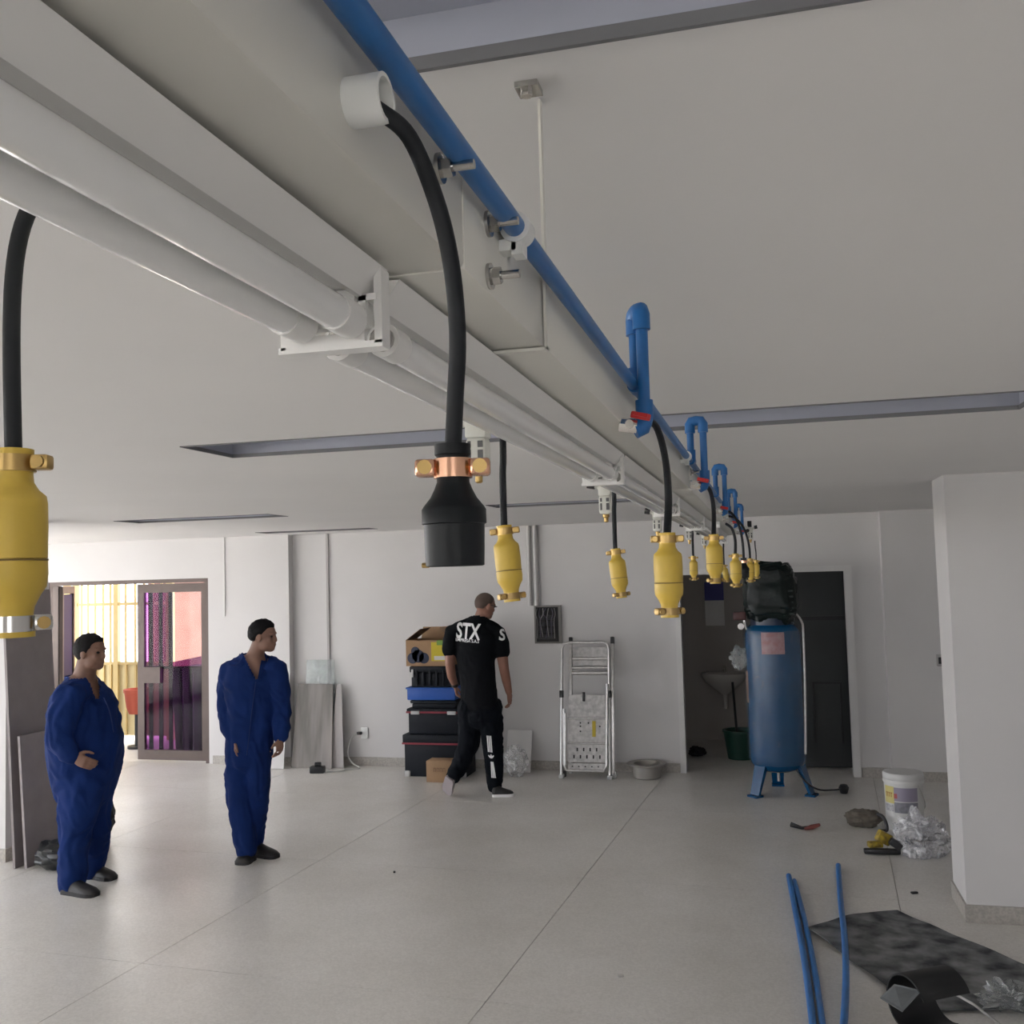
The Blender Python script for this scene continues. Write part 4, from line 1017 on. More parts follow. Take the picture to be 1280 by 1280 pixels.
for i in range(n):
    for e0, e1 in ((i, i + 1), (n * (n + 1) + i, n * (n + 1) + i + 1), (i * (n + 1), (i + 1) * (n + 1)), (i * (n + 1) + n, (i + 1) * (n + 1) + n)):
        fs.append((e0, e1, m_ + e1, m_ + e0))
tag(mb.add(vs_, fs).build('dusty_sheet', sheet_m, org=A), 'dark dusty rubber sheet with plaster marks lying before the right pillar', 'sheet')
# curled black end: a rolled strip standing on the sheet
r0 = fl(1130, 1290); r1 = fl(1215, 1290)
roll = thing('rolled_sheet', (r0 + r1) / 2, 'black rubber roll curling up over the dusty sheet', 'roll')
ax = (fl(1185, 1262) - fl(1122, 1275)).normalized(); pe = V((-ax.y, ax.x, 0))
c0 = fl(1138, 1298); mb = MB(); R = []
prof = []
for k in range(30):
    a = -1.9 + 4.6 * k / 29
    rad = .115 + .012 * k / 29
    prof.append((rad * math.cos(a), .13 + rad * math.sin(a)))
th = .006
sect = prof + [((abs(x) - th) * (1 if x > 0 else -1) if False else x * .94, .13 + (z - .13) * .94) for x, z in reversed(prof)]
L_ = .24
for s_ in (0, .5, 1):
    R.append([c0 + ax * (L_ * s_) + pe * (x + .02) + V((0, 0, max(z, .02))) for x, z in sect])
mb.rings(R).build('rubber_roll', mat('roll_black', (0.006, 0.007, 0.008), .6), roll, sharp=60)
g0 = fl(1140, 1240, .12)
pc = MB(); q = [fl(1100, 1247, .14), fl(1118, 1230, .20), fl(1152, 1238, .22), fl(1128, 1264, .17)]
pc.add(q + [v - V((0, 0, .004)) for v in q], [(0, 1, 2, 3), (7, 6, 5, 4), (0, 4, 5, 1), (1, 5, 6, 2), (2, 6, 7, 3), (3, 7, 4, 0)])
pc.build('taped_flap', mat('flap_grey', (0.13, 0.14, 0.145), .6, var=.2, scale=20), roll, smooth=False)
# crumpled clear film scraps beside the roll
fs_ = fl(1255, 1262)
crumple(fs_ + V((.03, -.02, .05)), (.16, .10, .08), glass_mat('film_scrap', (0.8, 0.82, 0.82), .18, .12, haze=.5, haze_col=(.50, .52, .52)), 'film_scrap', 'crumpled clear plastic film on the dusty sheet beside the roll', 'film', 44, .45, 9, zmin=.032)
st0, st1 = fl(1168, 1228, .03), fl(1275, 1300, .03)
tag(MB().tube([st0, (st0 + st1) / 2 + V((0, 0, .02)), st1], .006, n=8).build('edge_strip', plate_m, org=st0), 'thin grey metal strip lying across the dusty sheet by the roll', 'strip')

# black bags by the left pillar
b1_ = fl(52, 1090)
crumple(b1_ + V((.06, .12, .09)), (.19, .15, .12), mat('bin_bag', (0.014, 0.017, 0.018), .3, bump=.3, bscale=12), 'black_bag', 'black plastic bag slumped at the foot of the grey panels', 'bag', 51, .18, 5)
b2_ = fl(80, 1062)
bp_ = thing('black_backpack', b2_, 'black backpack standing behind the stout worker', 'backpack')
crumple(b2_ + V((.03, .22, .17)), (.24, .15, .24), mat('pack_black', (0.02, 0.02, 0.022), .7), 'pack_body', None, None, 57, .14, 6, parent=bp_)
MB().tube(catmull([b2_ + V((-.14, .1, .30)), b2_ + V((-.10, .08, .40)), b2_ + V((.0, .1, .40)), b2_ + V((.02, .1, .32))], 5), .014, n=8).build('strap', grip_m, bp_)

# ================================================================== PEOPLE
def remesh(mb, name, m, voxel, smooth_it=3, wrinkle=0.0, wsc=(9, 9, 4), parent=None, org=None, cut=None, lap=0.5):
    me = bpy.data.meshes.new('tmp'); me.from_pydata(mb.v, [], mb.f)
    bm = bmesh.new(); bm.from_mesh(me); bmesh.ops.recalc_face_normals(bm, faces=bm.faces[:]); bm.to_mesh(me); bm.free()
    o = bpy.data.objects.new('tmp', me); COL.objects.link(o)
    md = o.modifiers.new('r', 'REMESH'); md.mode = 'VOXEL'; md.voxel_size = voxel; md.use_smooth_shade = True
    ms = o.modifiers.new('s', 'SMOOTH'); ms.factor = lap; ms.iterations = smooth_it
    dg = bpy.context.evaluated_depsgraph_get()
    new = bpy.data.meshes.new_from_object(o.evaluated_get(dg), depsgraph=dg)
    bpy.data.objects.remove(o); bpy.data.meshes.remove(me)
    new.name = name
    if wrinkle:
        nr = [V(v.normal) for v in new.vertices]
        for v, nn in zip(new.vertices, nr):
            c = v.co; q = V((c.x * wsc[0], c.y * wsc[1], c.z * wsc[2]))
            q = q + V((noise.noise(q * .6), noise.noise(q * .6 + V((5, 0, 0))), noise.noise(q * .6 + V((0, 7, 0))))) * 1.4
            v.co = c + nn * wrinkle * (.55 - 1.6 * abs(noise.noise(q)) + .35 * noise.noise(q * 2.1))
    if cut:
        bm = bmesh.new(); bm.from_mesh(new)
        bmesh.ops.delete(bm, geom=[f for f in bm.faces if cut(f.calc_center_median())], context='FACES'); bm.to_mesh(new); bm.free()
    if org is None: org = parent['_o']
    org = V(org)
    for v in new.vertices: v.co = v.co - org
    for p in new.polygons: p.use_smooth = True
    new.materials.clear(); new.materials.append(m)
    r = bpy.data.objects.new(name, new); COL.objects.link(r); r['_o'] = list(org)
    if parent is not None: r.parent = parent
    else: r.location = org
    return r
def head_parts(mb, c, f, u, k=1.0):
    """c: centre of the skull, f: facing, u: up; k: scale (1 = 0.235 m tall head)"""
    f = V(f).normalized(); u = V(u); u = (u - f * u.dot(f)).normalized(); r = f.cross(u)
    P = lambda a, b, d: c + (f * a + r * b + u * d) * k
    mb.blob(P(-.008, 0, .022), f, u, .097 * k, .076 * k, .092 * k)          # cranium
    mb.blob(P(.022, 0, -.035), f, u, .066 * k, .062 * k, .078 * k)          # face
    mb.blob(P(.050, 0, -.085), f, u, .036 * k, .040 * k, .030 * k)          # chin
    for s_ in (-1, 1):
        mb.blob(P(.018, s_ * .040, -.065), f, u, .045 * k, .022 * k, .036 * k)   # jaw
        mb.blob(P(.058, s_ * .034, -.025), f, u, .024 * k, .024 * k, .022 * k)   # cheek
        mb.blob(P(-.004, s_ * .078, -.012), f, u, .020 * k, .008 * k, .031 * k)  # ear
        mb.blob(P(.074, s_ * .028, .020), f, u, .015 * k, .026 * k, .010 * k)    # brow
    mb.limb([(P(.083, 0, .010), .009 * k, .008 * k), (P(.092, 0, -.015), .012 * k, .010 * k), (P(.094, 0, -.031), .015 * k, .012 * k)], side=r)
    mb.blob(P(.080, 0, -.058), f, u, .016 * k, .024 * k, .008 * k)
    mb.blob(P(.077, 0, -.070), f, u, .016 * k, .021 * k, .008 * k)
    return P
def hair_cap(P, f, u, k, m, parent, low=-.02, back=-.06, thick=1.07, rough=.05, front=.055):
    f = V(f).normalized(); u = V(u); u = (u - f * u.dot(f)).normalized(); r = f.cross(u)
    c = P(-.008, 0, .022); n = 28; R = []
    for i in range(1, n):
        th_ = math.pi * i / n; ring = []
        for j in range(n):
            a = 2 * math.pi * j / n
            df, dr, du = math.sin(th_) * math.cos(a), math.sin(th_) * math.sin(a), math.cos(th_)
            z = .092 * du
            sm_ = lambda e0, e1, q: (lambda t: t * t * (3 - 2 * t))(min(1, max(0, (q - e0) / (e1 - e0))))
            hl = low + (front - low) * sm_(.15, .70, df) + (back - low) * sm_(-.05, -.45, df)
            s_ = thick + rough * .5 * noise.noise(V((df, dr, du)) * 5)
            if z < hl: s_ = max(.86, thick - (hl - z) * 9)
            ring.append(c + (f * (.097 * df) + r * (.076 * dr) + u * z) * (k * s_))
        R.append(ring)
    return MB().rings(R).build('hair', m, parent, sharp=70)
def eyes(P, k, parent, f, u):
    for s_ in (-1, 1):
        e = MB().blob(P(.071, s_ * .030, .0), f, u, .011 * k, .013 * k, .010 * k, n=10).build('eye', eye_m, parent)
def hand_parts(mb, w, d, n, s, k=1.0, curl=.5, thumb=.6):
    """w wrist, d finger direction, n palm normal (towards palm), s thumb side"""
    d = V(d).normalized(); n = V(n); n = (n - d * n.dot(d)).normalized(); s = d.cross(n) if V(s).dot(d.cross(n)) > 0 else -(d.cross(n))
    w = V(w)
    mb.limb([(w - d * .02, .024 * k, .019 * k), (w + d * .02 * k, .030 * k, .016 * k), (w + d * .055 * k, .038 * k, .015 * k), (w + d * .085 * k, .038 * k, .013 * k)], side=s)
    for i, (off, ln) in enumerate(((.028, .072), (.0095, .080), (-.0095, .075), (-.027, .060))):
        b = w + d * (.085 * k) + s * (off * k)
        cu = curl * (1 + .15 * i)
        pts = [b - d * .01]; dirv = d.copy(); p = b
        for seg in (.45, .32, .23):
            dirv = (dirv * math.cos(cu) + n * math.sin(cu)).normalized(); p = p + dirv * (ln * k * seg); pts.append(p)
        mb.limb([(pts[0], .0095 * k, .0095 * k), (pts[1], .0090 * k, .0090 * k), (pts[2], .0082 * k, .0082 * k), (pts[3], .0070 * k, .0070 * k)], n=10)
    b = w + d * (.028 * k) + s * (.026 * k)
    t1 = b + (d * .6 + s * .75 + n * .25).normalized() * (.034 * k)
    t2 = t1 + (d * .85 + s * .30 + n * thumb).normalized() * (.032 * k)
    t3 = t2 + (d * .95 + s * .05 + n * thumb).normalized() * (.024 * k)
    mb.limb([(b, .014 * k, .013 * k), (t1, .0115 * k, .0115 * k), (t2, .0102 * k, .0100 * k), (t3, .008 * k, .008 * k)], n=10)
def shoe(parent, heel, toe, m, sole_m=None, w=.045, h=.085, tilt=None, name='shoe'):
    heel = V(heel); toe = V(toe); d = (toe - heel); ln = d.length; d.normalize()
    up = V((0, 0, 1)) if tilt is None else V(tilt); up = (up - d * up.dot(d)).normalized(); s = d.cross(up)
    prof = [(0.00, .032, .055), (.06, .040, h), (.20, .042, h * 1.12), (.36, .042, h * .98), (.52, .046, h * .80), (.70, .050, h * .66), (.86, .046, h * .55), (.96, .034, h * .42), (1.0, .018, h * .28)]
    R = []
    for t_, w_, hh in prof:
        c = heel + d * (ln * t_); w_ = w_ * w / .045
        R.append([c + s * (w_ * math.cos(a)) + up * (.012 + (hh - .012) * max(0, math.sin(a)) ** .8 if math.sin(a) > 0 else .012 + 0) for a in [math.pi * j / 12 for j in range(13)]])
    o = MB().rings(R).build(name, m, parent, sharp=50)
    R = []
    for t_, w_, hh in prof:
        c = heel + d * (ln * t_); w_ = w_ * w / .045 + .003
        R.append([c + s * w_ + up * .024, c - s * w_ + up * .024, c - s * w_, c + s * w_])
    MB().rings(R).build('sole', sole_m or m, o, smooth=False)
    return o

skin_m = mat('skin_brown', (0.22, 0.115, 0.078), .55, var=.12, scale=14)
skin2_m = mat('skin_tan', (0.26, 0.14, 0.098), .55, var=.12, scale=14)
hair_m = mat('hair_black', (0.010, 0.009, 0.010), .7, bump=.5, bscale=60, spec=.15)
buzz_m = mat('hair_buzz', (0.12, 0.082, 0.066), .8, bump=.3, bscale=140)
eye_m = mat('eye_dark', (0.02, 0.015, 0.015), .2)
cover_m = mat('coverall_blue', (0.006, 0.025, 0.130), .85, var=.18, scale=6, bump=.12, bscale=60, spec=.2)
seam_m = mat('coverall_seam', (0.006, 0.022, 0.11), .85)
boot_m = mat('boot_black', (0.016, 0.015, 0.015), .5)
tee_m = mat('tee_black', (0.005, 0.006, 0.008), .85, bump=.1, bscale=70, spec=.15)
pant_m = mat('trousers_black', (0.004, 0.006, 0.010), .8, bump=.1, bscale=60, spec=.15)
white_m = mat('print_white', (0.92, 0.92, 0.92), .6)
sole_m = mat('sole_grey', (0.42, 0.37, 0.38), .7)

# ---------------------------------------------------------------- stout worker in profile
Y0 = 5.80
J = lambda px, py, dy=0.0: dep(px, py, Y0 + dy)
f = V((.93, -.37, 0)).normalized(); sd = V((f.y, -f.x, 0))        # sd: his right, towards the camera
base = J(108, 1108); base.z = 0
up = V((0, 0, 1))
def seat(p, z): return V((p.x, p.y, z))
hd = J(113.5, 815)
body = MB()
P1 = head_parts(body, hd, V((.99, .06, -.02)), up, 1.05)
neck = J(106, 843)
body.limb([(hd + V((-.02, 0, -.03)), .062, .066), (neck, .070, .075), (J(101, 862), .09, .10)], side=sd)
tor = [(J(102, 858), .12, .10), (J(104, 880), .19, .155), (J(106, 915), .20, .19), (J(108, 945), .20, .20), (J(106, 972), .17, .15)]
body.limb(tor, side=sd, n=28)
hipn, hipf = J(98, 985, -.09), J(116, 985, .09)
kn, kf = J(94, 1040, -.09), J(119, 1038, .12)
an_, af = J(91, 1095, -.10), J(116, 1078, .20)
body.limb([(hipn, .09, .10), (kn, .065, .07), (an_, .042, .05)], side=sd); body.limb([(hipf, .09, .10), (kf, .065, .07), (af, .042, .05)], side=sd)
shn, eln, wrn = J(88, 868, -.20), J(74, 925, -.27), J(91, 946, -.285)
shf, elf, wrf = J(118, 866, .20), J(128, 915, .27), J(135, 945, .16)
body.limb([(shn, .055, .06), (eln, .042, .045), (wrn, .027, .03)], side=f); body.limb([(shf, .055, .06), (elf, .042, .045), (wrf, .027, .03)], side=f)
hand_parts(body, wrn, V((.80, .05, -.32)), V((.1, .85, -.3)), V((.5, -.1, .85)), 1.05, .45, .2)
hand_parts(body, wrf, V((.75, -.45, -.3)), V((-.3, -.8, 0)), V((0, 0, 1)), 1.0, .5)
pm = remesh(body, 'person', skin_m, .0065, 3, org=base)
tag(pm, 'stout worker in blue coveralls standing in profile, hand at his belly', 'person')
hair_cap(P1, V((.99, .06, -.02)), up, 1.05, hair_m, pm, low=-.030, back=-.080, thick=1.09, rough=.12, front=.055)
eyes(P1, 1.05, pm, V((.99, .06, 0)), up)
c = MB()
c.limb([(J(103, 853), .10, .10), (J(103, 866), .205, .155), (J(104, 885), .235, .19), (J(106, 915), .245, .215), (J(107.5, 940), .245, .218), (J(107, 962), .230, .21), (J(106, 980), .205, .185)], side=sd, n=30)
c.limb([(hipn + V((.02, .03, .06)), .15, .17), (hipn + V((.01, .01, -.04)), .138, .155), (J(96.5, 1017, -.095), .118, .128), (kn, .10, .105), (J(92, 1070, -.10), .092, .095), (J(90, 1096, -.10), .086, .088), (J(90, 1104, -.10), .080, .085)], side=sd)
c.limb([(hipf + V((-.02, -.03, .06)), .15, .17), (hipf + V((-.01, -.01, -.04)), .138, .150), (J(116, 1015, .115), .116, .122), (kf, .098, .10), (J(118, 1060, .17), .088, .09), (J(116, 1080, .20), .082, .085), (J(116, 1086, .20), .078, .08)], side=sd)
c.limb([(J(98, 862, -.10), .10, .10), (shn, .098, .10), (J(78, 895, -.25), .092, .095), (eln, .085, .085), (J(83, 939, -.285), .070, .068), (J(88, 944, -.287), .058, .056)], side=f)
c.limb([(J(108, 862, .10), .10, .10), (shf, .095, .10), (elf, .08, .082), (wrf, .055, .055)], side=f)
c.limb([(J(98, 846), .088, .085), (J(100, 856), .10, .10)], side=sd)
vx = lambda q: (q - J(103, 860)).dot(f)
def vneck(q):
    a = q - neck; h_ = q.z - J(124, 872).z; fw = a.dot(f); lat = abs(a.dot(sd))
    if q.z > J(100, 845).z - .0 and a.length < .3: return True
    return fw > .03 and h_ > 0 and lat < .008 + .42 * h_ and a.length < .35
cov = remesh(c, 'coverall', cover_m, .0115, 6, .016, (10, 10, 6), parent=pm, cut=vneck)
MB().tube(catmull([J(128, 872, -.12) + f * .02, J(135, 890, -.11) + f * .02, J(141, 915, -.08) + f * .01], 5), .004, n=6).build('front_seam', seam_m, cov)
MB().limb([(J(76.5, 1013, -.0), .006, .03), (J(77, 1030, 0), .006, .03)], side=sd).build('hip_pocket', seam_m, cov)
shoe(pm, seat(J(81, 1112, -.12), 0), seat(J(121, 1114, -.16), 0), boot_m, w=.05, h=.10, name='boot')
shoe(pm, seat(J(108, 1090, .22), 0), seat(J(143, 1090, .17), 0), boot_m, w=.05, h=.10, name='boot')

# ---------------------------------------------------------------- slim worker, head turned
Y0 = 6.58
f = V((.40, -.915, 0)).normalized(); sd = V((f.y, -f.x, 0))       # sd: his right hand side (picture left)
base = J(318, 1070); base.z = 0
hf = V((.97, .10, -.03)).normalized()
hd = J(329.5, 795)
body = MB()
P2 = head_parts(body, hd, hf, V((.06, 0, 1)), 1.0)
neck = J(318, 822)
body.limb([(hd + V((-.02, .0, -.03)), .056, .062), (J(321, 814, .0), .056, .060), (J(317, 830, .0), .085, .075)], side=sd)
body.limb([(J(317, 830), .12, .08), (J(316, 850), .165, .105), (J(315, 885), .15, .10), (J(312, 915), .14, .10), (J(311, 945), .15, .11)], side=sd, n=26)
hR, hL = J(299, 948, 0), J(322, 948, 0)
kR, kL = J(302, 1005, -.03), J(321, 1003, .03)
aR, aL = J(307, 1058, -.06), J(318, 1048, .10)
body.limb([(hR, .075, .085), (kR, .055, .06), (aR, .038, .045)], side=sd); body.limb([(hL, .075, .085), (kL, .055, .06), (aL, .038, .045)], side=sd)
sR, eR, wR = J(288, 838, -.02), J(284, 886, .0), J(294.5, 924, -.10)
sL, eL, wL = J(346, 836, .02), J(352, 886, .06), J(351, 923, -.02)
body.limb([(sR, .05, .05), (eR, .036, .036), (wR, .025, .028)], side=f); body.limb([(sL, .05, .05), (eL, .036, .036), (wL, .025, .028)], side=f)
hand_parts(body, wR, V((.10, -.15, -1)), V((.8, .3, 0)), V((.3, -.9, 0)), .95, .35, .3)
hand_parts(body, wL, V((-.05, -.20, -1)), V((-.8, .3, 0)), V((-.3, -.9, 0)), .95, .42, .3)
pm = remesh(body, 'person', skin2_m, .0065, 3, org=base)
tag(pm, 'slim worker in blue coveralls standing with arms down and head turned aside', 'person')
hair_cap(P2, hf, V((.06, 0, 1)), 1.0, hair_m, pm, low=.005, back=-.045, thick=1.13, rough=.16, front=.058)
eyes(P2, 1.0, pm, hf, up)
c = MB()
c.limb([(J(317, 825), .10, .085), (J(317, 833), .185, .105), (J(316, 850), .205, .125), (J(315, 885), .18, .130), (J(313, 915), .165, .128), (J(311, 945), .165, .135)], side=sd, n=30)
c.limb([(J(300, 935, 0), .095, .12), (J(298, 960, 0), .098, .112), (J(300, 1000, -.03), .094, .098), (J(304, 1035, -.05), .080, .085), (J(307, 1055, -.06), .078, .08), (J(308, 1062, -.06), .072, .075)], side=sd)
c.limb([(J(322, 935, 0), .095, .12), (J(322, 960, .01), .092, .108), (J(321, 1000, .03), .084, .09), (J(318, 1035, .07), .074, .08), (J(318, 1050, .10), .074, .076)], side=sd)
c.limb([(J(304, 832, -.01), .08, .075), (sR, .078, .078), (J(284.5, 865, 0), .072, .075), (eR, .068, .07), (J(287, 908, -.05), .066, .066), (J(292, 921, -.085), .052, .052)], side=f)
c.limb([(J(332, 830, .01), .08, .075), (sL, .076, .076), (J(350, 865, .03), .068, .072), (eL, .062, .066), (J(352, 908, .02), .060, .062), (J(351, 920, .0), .050, .05)], side=f)
c.limb([(J(315, 818), .090, .075), (J(316, 828), .10, .09)], side=sd)
vlow = J(322, 847).z
def vneck2(q):
    a = q - neck; fw = a.dot(f); h_ = q.z - vlow; lat = abs((q - J(323, 847)).dot(sd))
    if q.z > J(316, 817).z and a.length < .2: return True
    return fw > .0 and h_ > 0 and lat < .006 + .55 * h_ and a.length < .28
cov = remesh(c, 'coverall', cover_m, .0105, 4, .014, (11, 11, 6), parent=pm, cut=vneck2)
col = MB()
for s_ in (-1, 1):
    a0 = J(316, 815) + sd * (.075 * s_) - f * .02; a1 = J(322, 847) + f * .125 + sd * (.012 * s_); a2 = J(317, 836) + f * .10 + sd * (.10 * s_); a3 = J(316, 820) + sd * (.105 * s_) + f * .0
    ce_ = [a0, (a0 + a1) / 2 + f * .045, a1]; ou_ = [a3, a2, a1 + sd * .012 * s_ + V((0, 0, .01))]
    col.add(ce_ + ou_ + [v + f * .006 for v in ce_ + ou_], [(0, 1, 4, 3), (1, 2, 5, 4), (6, 9, 10, 7), (7, 10, 11, 8), (0, 3, 9, 6), (3, 4, 10, 9), (4, 5, 11, 10), (5, 2, 8, 11), (2, 1, 7, 8), (1, 0, 6, 7)])
col.build('collar', cover_m, cov)
fr = [J(322, 850, 0) + f * .128, J(318, 880) + f * .135, J(314, 915) + f * .135, J(311, 940) + f * .14]
MB().tube(catmull(fr, 5), .004, n=6).build('front_seam', seam_m, cov)
shoe(pm, seat(J(314, 1060, .0), 0), seat(J(300, 1087, -.16), 0), boot_m, w=.05, h=.10, name='boot')
shoe(pm, seat(J(313, 1062, .10), 0), seat(J(347, 1062, .05), 0), boot_m, w=.048, h=.10, name='boot')

# ---------------------------------------------------------------- walking man seen from behind
Y0 = 8.80
f = V((.36, .93, 0)).normalized(); sd = V((f.y, -f.x, 0))         # sd: his right (picture right)
base = J(595, 990); base.z = 0
hf = V((.66, .74, -.22)).normalized()
hd = J(606.5, 757)
body = MB()
P3 = head_parts(body, hd, hf, V((.12, .1, 1)), 1.02)
body.limb([(hd + V((-.01, 0, -.03)), .060, .062), (J(601, 772), .060, .062), (J(598, 784), .075, .065)], side=sd)
body.limb([(J(596, 790), .13, .075), (J(594, 803), .19, .11), (J(595, 830), .175, .11), (J(598, 860), .155, .105), (J(599, 885), .165, .12)], side=sd, n=26)
hR, hL = J(612, 885, 0), J(588, 885, 0)
kR, aR = J(616, 930, .02), J(619, 977, .02)
kL, aL = J(586, 930, .04), J(565, 973, -.12)
body.limb([(hR, .09, .095), (kR, .062, .066), (aR, .042, .048)], side=sd); body.limb([(hL, .09, .095), (kL, .062, .066), (aL, .042, .048)], side=sd)
sL, eL, wL = J(566, 792, .0), J(562.5, 830, -.02), J(569, 857, .10)
sR, eR, wR = J(622, 793, .02), J(630, 836, .0), J(636, 865, .10)
body.limb([(sL, .062, .062), (J(563, 812, -.01), .056, .055), (eL, .045, .045), (J(564.5, 845, .03), .043, .042), (wL, .029, .031)], side=f)
body.limb([(sR, .062, .062), (J(627, 815, .01), .056, .055), (eR, .046, .046), (J(633, 851, .04), .042, .042), (wR, .030, .032)], side=f)
hand_parts(body, wR, V((.05, .18, -1)), V((-.9, .2, 0)), V((.2, .9, 0)), 1.05, .35, .3)
hand_parts(body, wL, V((.10, .25, -1)), V((.9, .2, 0)), V((-.1, .9, 0)), 1.0, .5, .3)
pm = remesh(body, 'person', mat('skin_warm', (0.34, 0.165, 0.115), .5, var=.1, scale=14), .0065, 3, org=base)
tag(pm, 'man in black printed T-shirt and black track trousers walking away', 'person')
hair_cap(P3, hf, V((.12, .1, 1)), 1.02, buzz_m, pm, low=-.010, back=-.055, thick=1.016, rough=.01, front=.05)
eyes(P3, 1.02, pm, hf, up)
gl = MB()
rr_ = hf.cross(V((0, 0, 1))).normalized()
gl.tube([P3(-.01, .080, .008), P3(.085, .066, .008), P3(.098, .030, .006), P3(.100, 0, .006), P3(.098, -.030, .006), P3(.085, -.066, .008), P3(-.01, -.080, .008)], .0035, n=6)
gl.build('glasses', blackpl_m, pm)
c = MB()
c.limb([(J(600, 772), .075, .075), (J(599, 777), .115, .09), (J(596.5, 783), .175, .105), (J(594.5, 791), .212, .125), (J(594, 805), .220, .138), (J(595, 830), .195, .132), (J(597.5, 855), .178, .130), (J(599, 872), .185, .142), (J(599, 880), .187, .145)], side=sd, n=30)
c.limb([(J(580, 786, 0), .09, .085), (sL, .088, .088), (J(563.5, 806, -.01), .078, .078), (J(562.5, 812, -.012), .074, .074)], side=f)
c.limb([(J(610, 786, .01), .09, .085), (sR, .086, .088), (J(626, 806, .01), .078, .078), (J(627, 814, .01), .074, .076)], side=f)
tee = remesh(c, 'tshirt', tee_m, .0105, 4, .008, (9, 9, 6), parent=pm, cut=lambda q: q.z > J(600, 771.5).z - .25 * (q - J(600, 772)).dot(f))
c = MB()
c.limb([(J(599, 874), .17, .132), (J(599, 892), .178, .145)], side=sd, n=28)
c.limb([(J(612, 884, 0), .105, .135), (J(614, 905, .01), .102, .118), (J(616, 930, .02), .090, .098), (J(617.5, 955, .02), .080, .084), (J(618.5, 976, .02), .070, .074), (J(618.5, 982, .02), .062, .068)], side=sd)
c.limb([(J(588, 884, 0), .105, .135), (J(588, 905, .02), .103, .116), (J(586, 930, .04), .092, .098), (J(577, 953, -.04), .080, .082), (J(567, 970, -.11), .064, .068)], side=sd)
tro = remesh(c, 'trousers', pant_m, .0105, 4, .013, (11, 11, 7), parent=pm)
shoe(pm, seat(J(615, 986, -.03), 0), seat(J(642, 986, .02), 0), boot_m, white_m, w=.046, h=.09, name='shoe')
hl = J(561.5, 974, -.19); toe = J(557.5, 998.5, -.03); toe.z = max(toe.z, .012)
shoe(pm, hl, toe, boot_m, sole_m, w=.050, h=.085, tilt=V((.25, 1, .1)), name='shoe')
MB().cyl(wL + V((-.002, -.012, .022)), wL + V((.0, .0, -.002)), .036, n=18).build('wristband', blackpl_m, pm)
# printed lettering laid onto the cloth
def bvh_of(o):
    me = o.data; off = V(o['_o'])
    return BVHTree.FromPolygons([v.co + off for v in me.vertices], [tuple(p.vertices) for p in me.polygons])
def lay(verts2d, faces, origin, ux, uz, dirn, bvh, off, name, m, parent):
    """flat print (x, z in metres) dropped along dirn onto a cloth surface"""
    out = []
    for x, z in verts2d:
        p = origin + ux * x + uz * z - dirn * .6
        hit = bvh.ray_cast(p, dirn, 1.5)[0]
        out.append((hit if hit is not None else p + dirn * .6) - dirn * off)
    return MB().add(out, faces).build(name, m, parent, sharp=180)
def text_shape(txt, height, bold=.0, shear=0.0, cell=.012):
    cu = bpy.data.curves.new('txt', 'FONT'); cu.body = txt; cu.size = 1.0; cu.offset = bold; cu.shear = shear; cu.resolution_u = 3
    o = bpy.data.objects.new('txt', cu); COL.objects.link(o)
    dg = bpy.context.evaluated_depsgraph_get()
    me = bpy.data.meshes.new_from_object(o.evaluated_get(dg), depsgraph=dg)
    bpy.data.objects.remove(o); bpy.data.curves.remove(cu)
    bm = bmesh.new(); bm.from_mesh(me)
    bmesh.ops.triangulate(bm, faces=bm.faces[:])
    for _ in range(3):
        es = [e for e in bm.edges if e.calc_length() > .12]
        if not es: break
        bmesh.ops.subdivide_edges(bm, edges=es, cuts=1); bmesh.ops.triangulate(bm, faces=bm.faces[:])
    bm.verts.index_update()
    ys = [v.co.y for v in bm.verts]; xs_ = [v.co.x for v in bm.verts]
    k = height / (max(ys) - min(ys)); x0, y0 = (max(xs_) + min(xs_)) / 2, (max(ys) + min(ys)) / 2
    vv = [((v.co.x - x0) * k, (v.co.y - y0) * k) for v in bm.verts]; ff = [tuple(v.index for v in q.verts) for q in bm.faces]
    bm.free(); bpy.data.meshes.remove(me)
    return vv, ff, (max(xs_) - min(xs_)) * k
tb = bvh_of(tee)
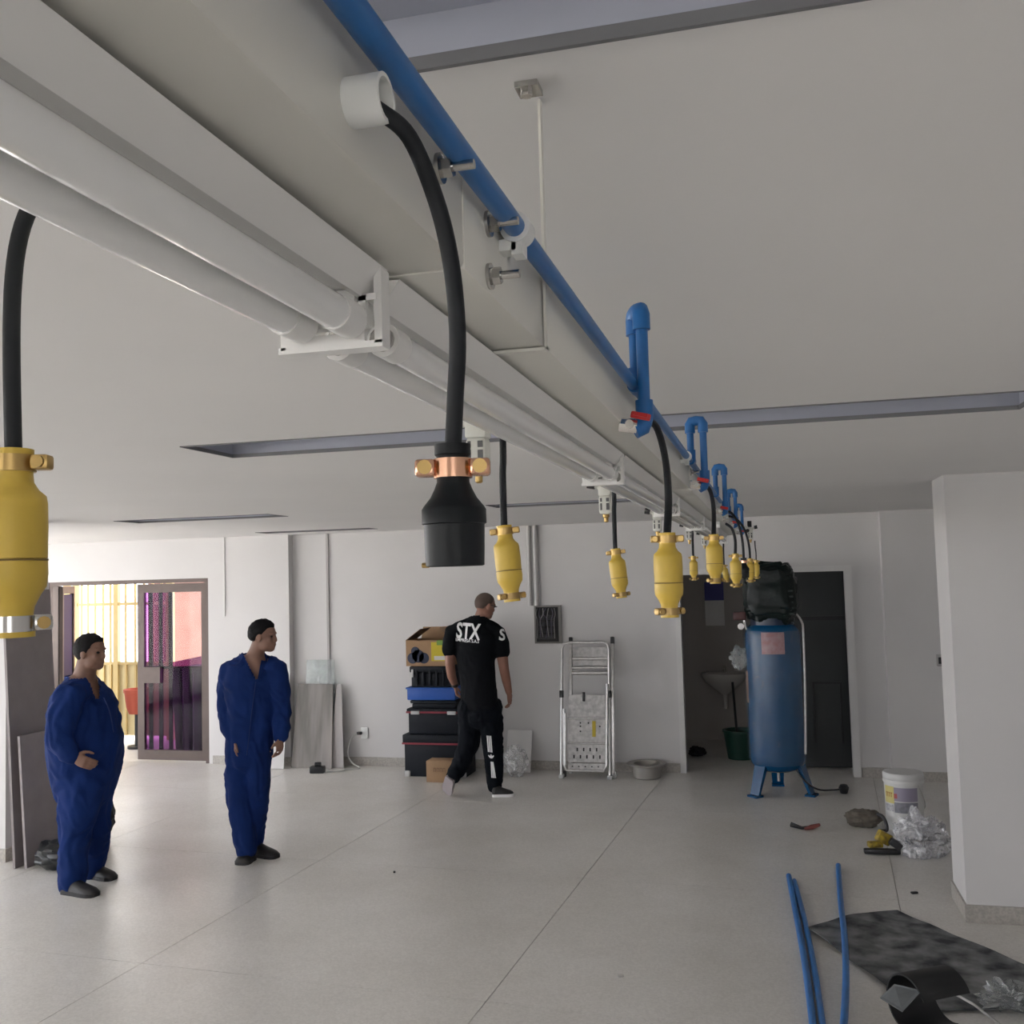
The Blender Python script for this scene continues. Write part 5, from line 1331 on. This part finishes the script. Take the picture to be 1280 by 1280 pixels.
pr = (J(585, 788) - J(585, 787)); UX = (J(600, 789) - J(570, 787)).normalized(); UZ = V((-.03, 0, 1)).normalized()
DR = V((-.28, .96, 0)).normalized()
vv, ff, w_ = text_shape('STX', .148, .028, .22)
tw = .245; vv = [(x * tw / w_, z) for x, z in vv]
lay(vv, ff, J(585.8, 788), UX, UZ, DR, tb, .004, 'back_print', white_m, tee)
vv, ff, w_ = text_shape('EMPRESA S.A.S', .030, .02, .1)
vv = [(x * .225 / w_, z) for x, z in vv]
lay(vv, ff, J(584.3, 799.5), UX, UZ, DR, tb, .004, 'small_print', white_m, tee)
vv, ff, w_ = text_shape('S', .105, .03, .2)
lay(vv, ff, J(624.5, 793), V((.75, .66, 0)), UZ, V((-.66, .75, 0)), tb, .004, 'sleeve_print', white_m, tee)
# trouser print: two groups of bars and a small three-leaf emblem between
pb = bvh_of(tro)
def quad_grid(x0, x1, z0, z1, s0=0.0, nz=8):
    vv = []; ff = []
    for j in range(nz + 1):
        t_ = j / nz; z = z0 + (z1 - z0) * t_; vv += [(x0 + s0 * t_, z), (x1 + s0 * t_, z)]
    for j in range(nz): ff.append((2 * j, 2 * j + 1, 2 * j + 3, 2 * j + 2))
    return vv, ff
O1 = J(612.5, 930)
px2 = 1 / 136.0
for x0 in (-.024, -.008, .008):
    vv, ff = quad_grid(x0, x0 + .011, -.06, .09, -.004); lay(vv, ff, O1, UX, UZ, DR, pb, .004, 'stripe_print', white_m, tro)
    vv, ff = quad_grid(x0 + .020, x0 + .031, -.29, -.145, -x0 * .5 - .012); lay(vv, ff, O1, UX, UZ, DR, pb, .004, 'stripe_print', white_m, tro)
for a in (-.75, 0, .75):
    vv = []; n = 10
    for j in range(n):
        t_ = 2 * math.pi * j / n; lx, lz_ = .008 * math.cos(t_), .019 + .019 * math.sin(t_)
        vv.append((lx * math.cos(a) + lz_ * math.sin(a) + .004, -.115 + lz_ * math.cos(a) - lx * math.sin(a)))
    lay(vv, [tuple(range(n))], O1, UX, UZ, DR, pb, .005, 'leaf_emblem', white_m, tro)

for o in bpy.data.objects:
    if '_o' in o: del o['_o']
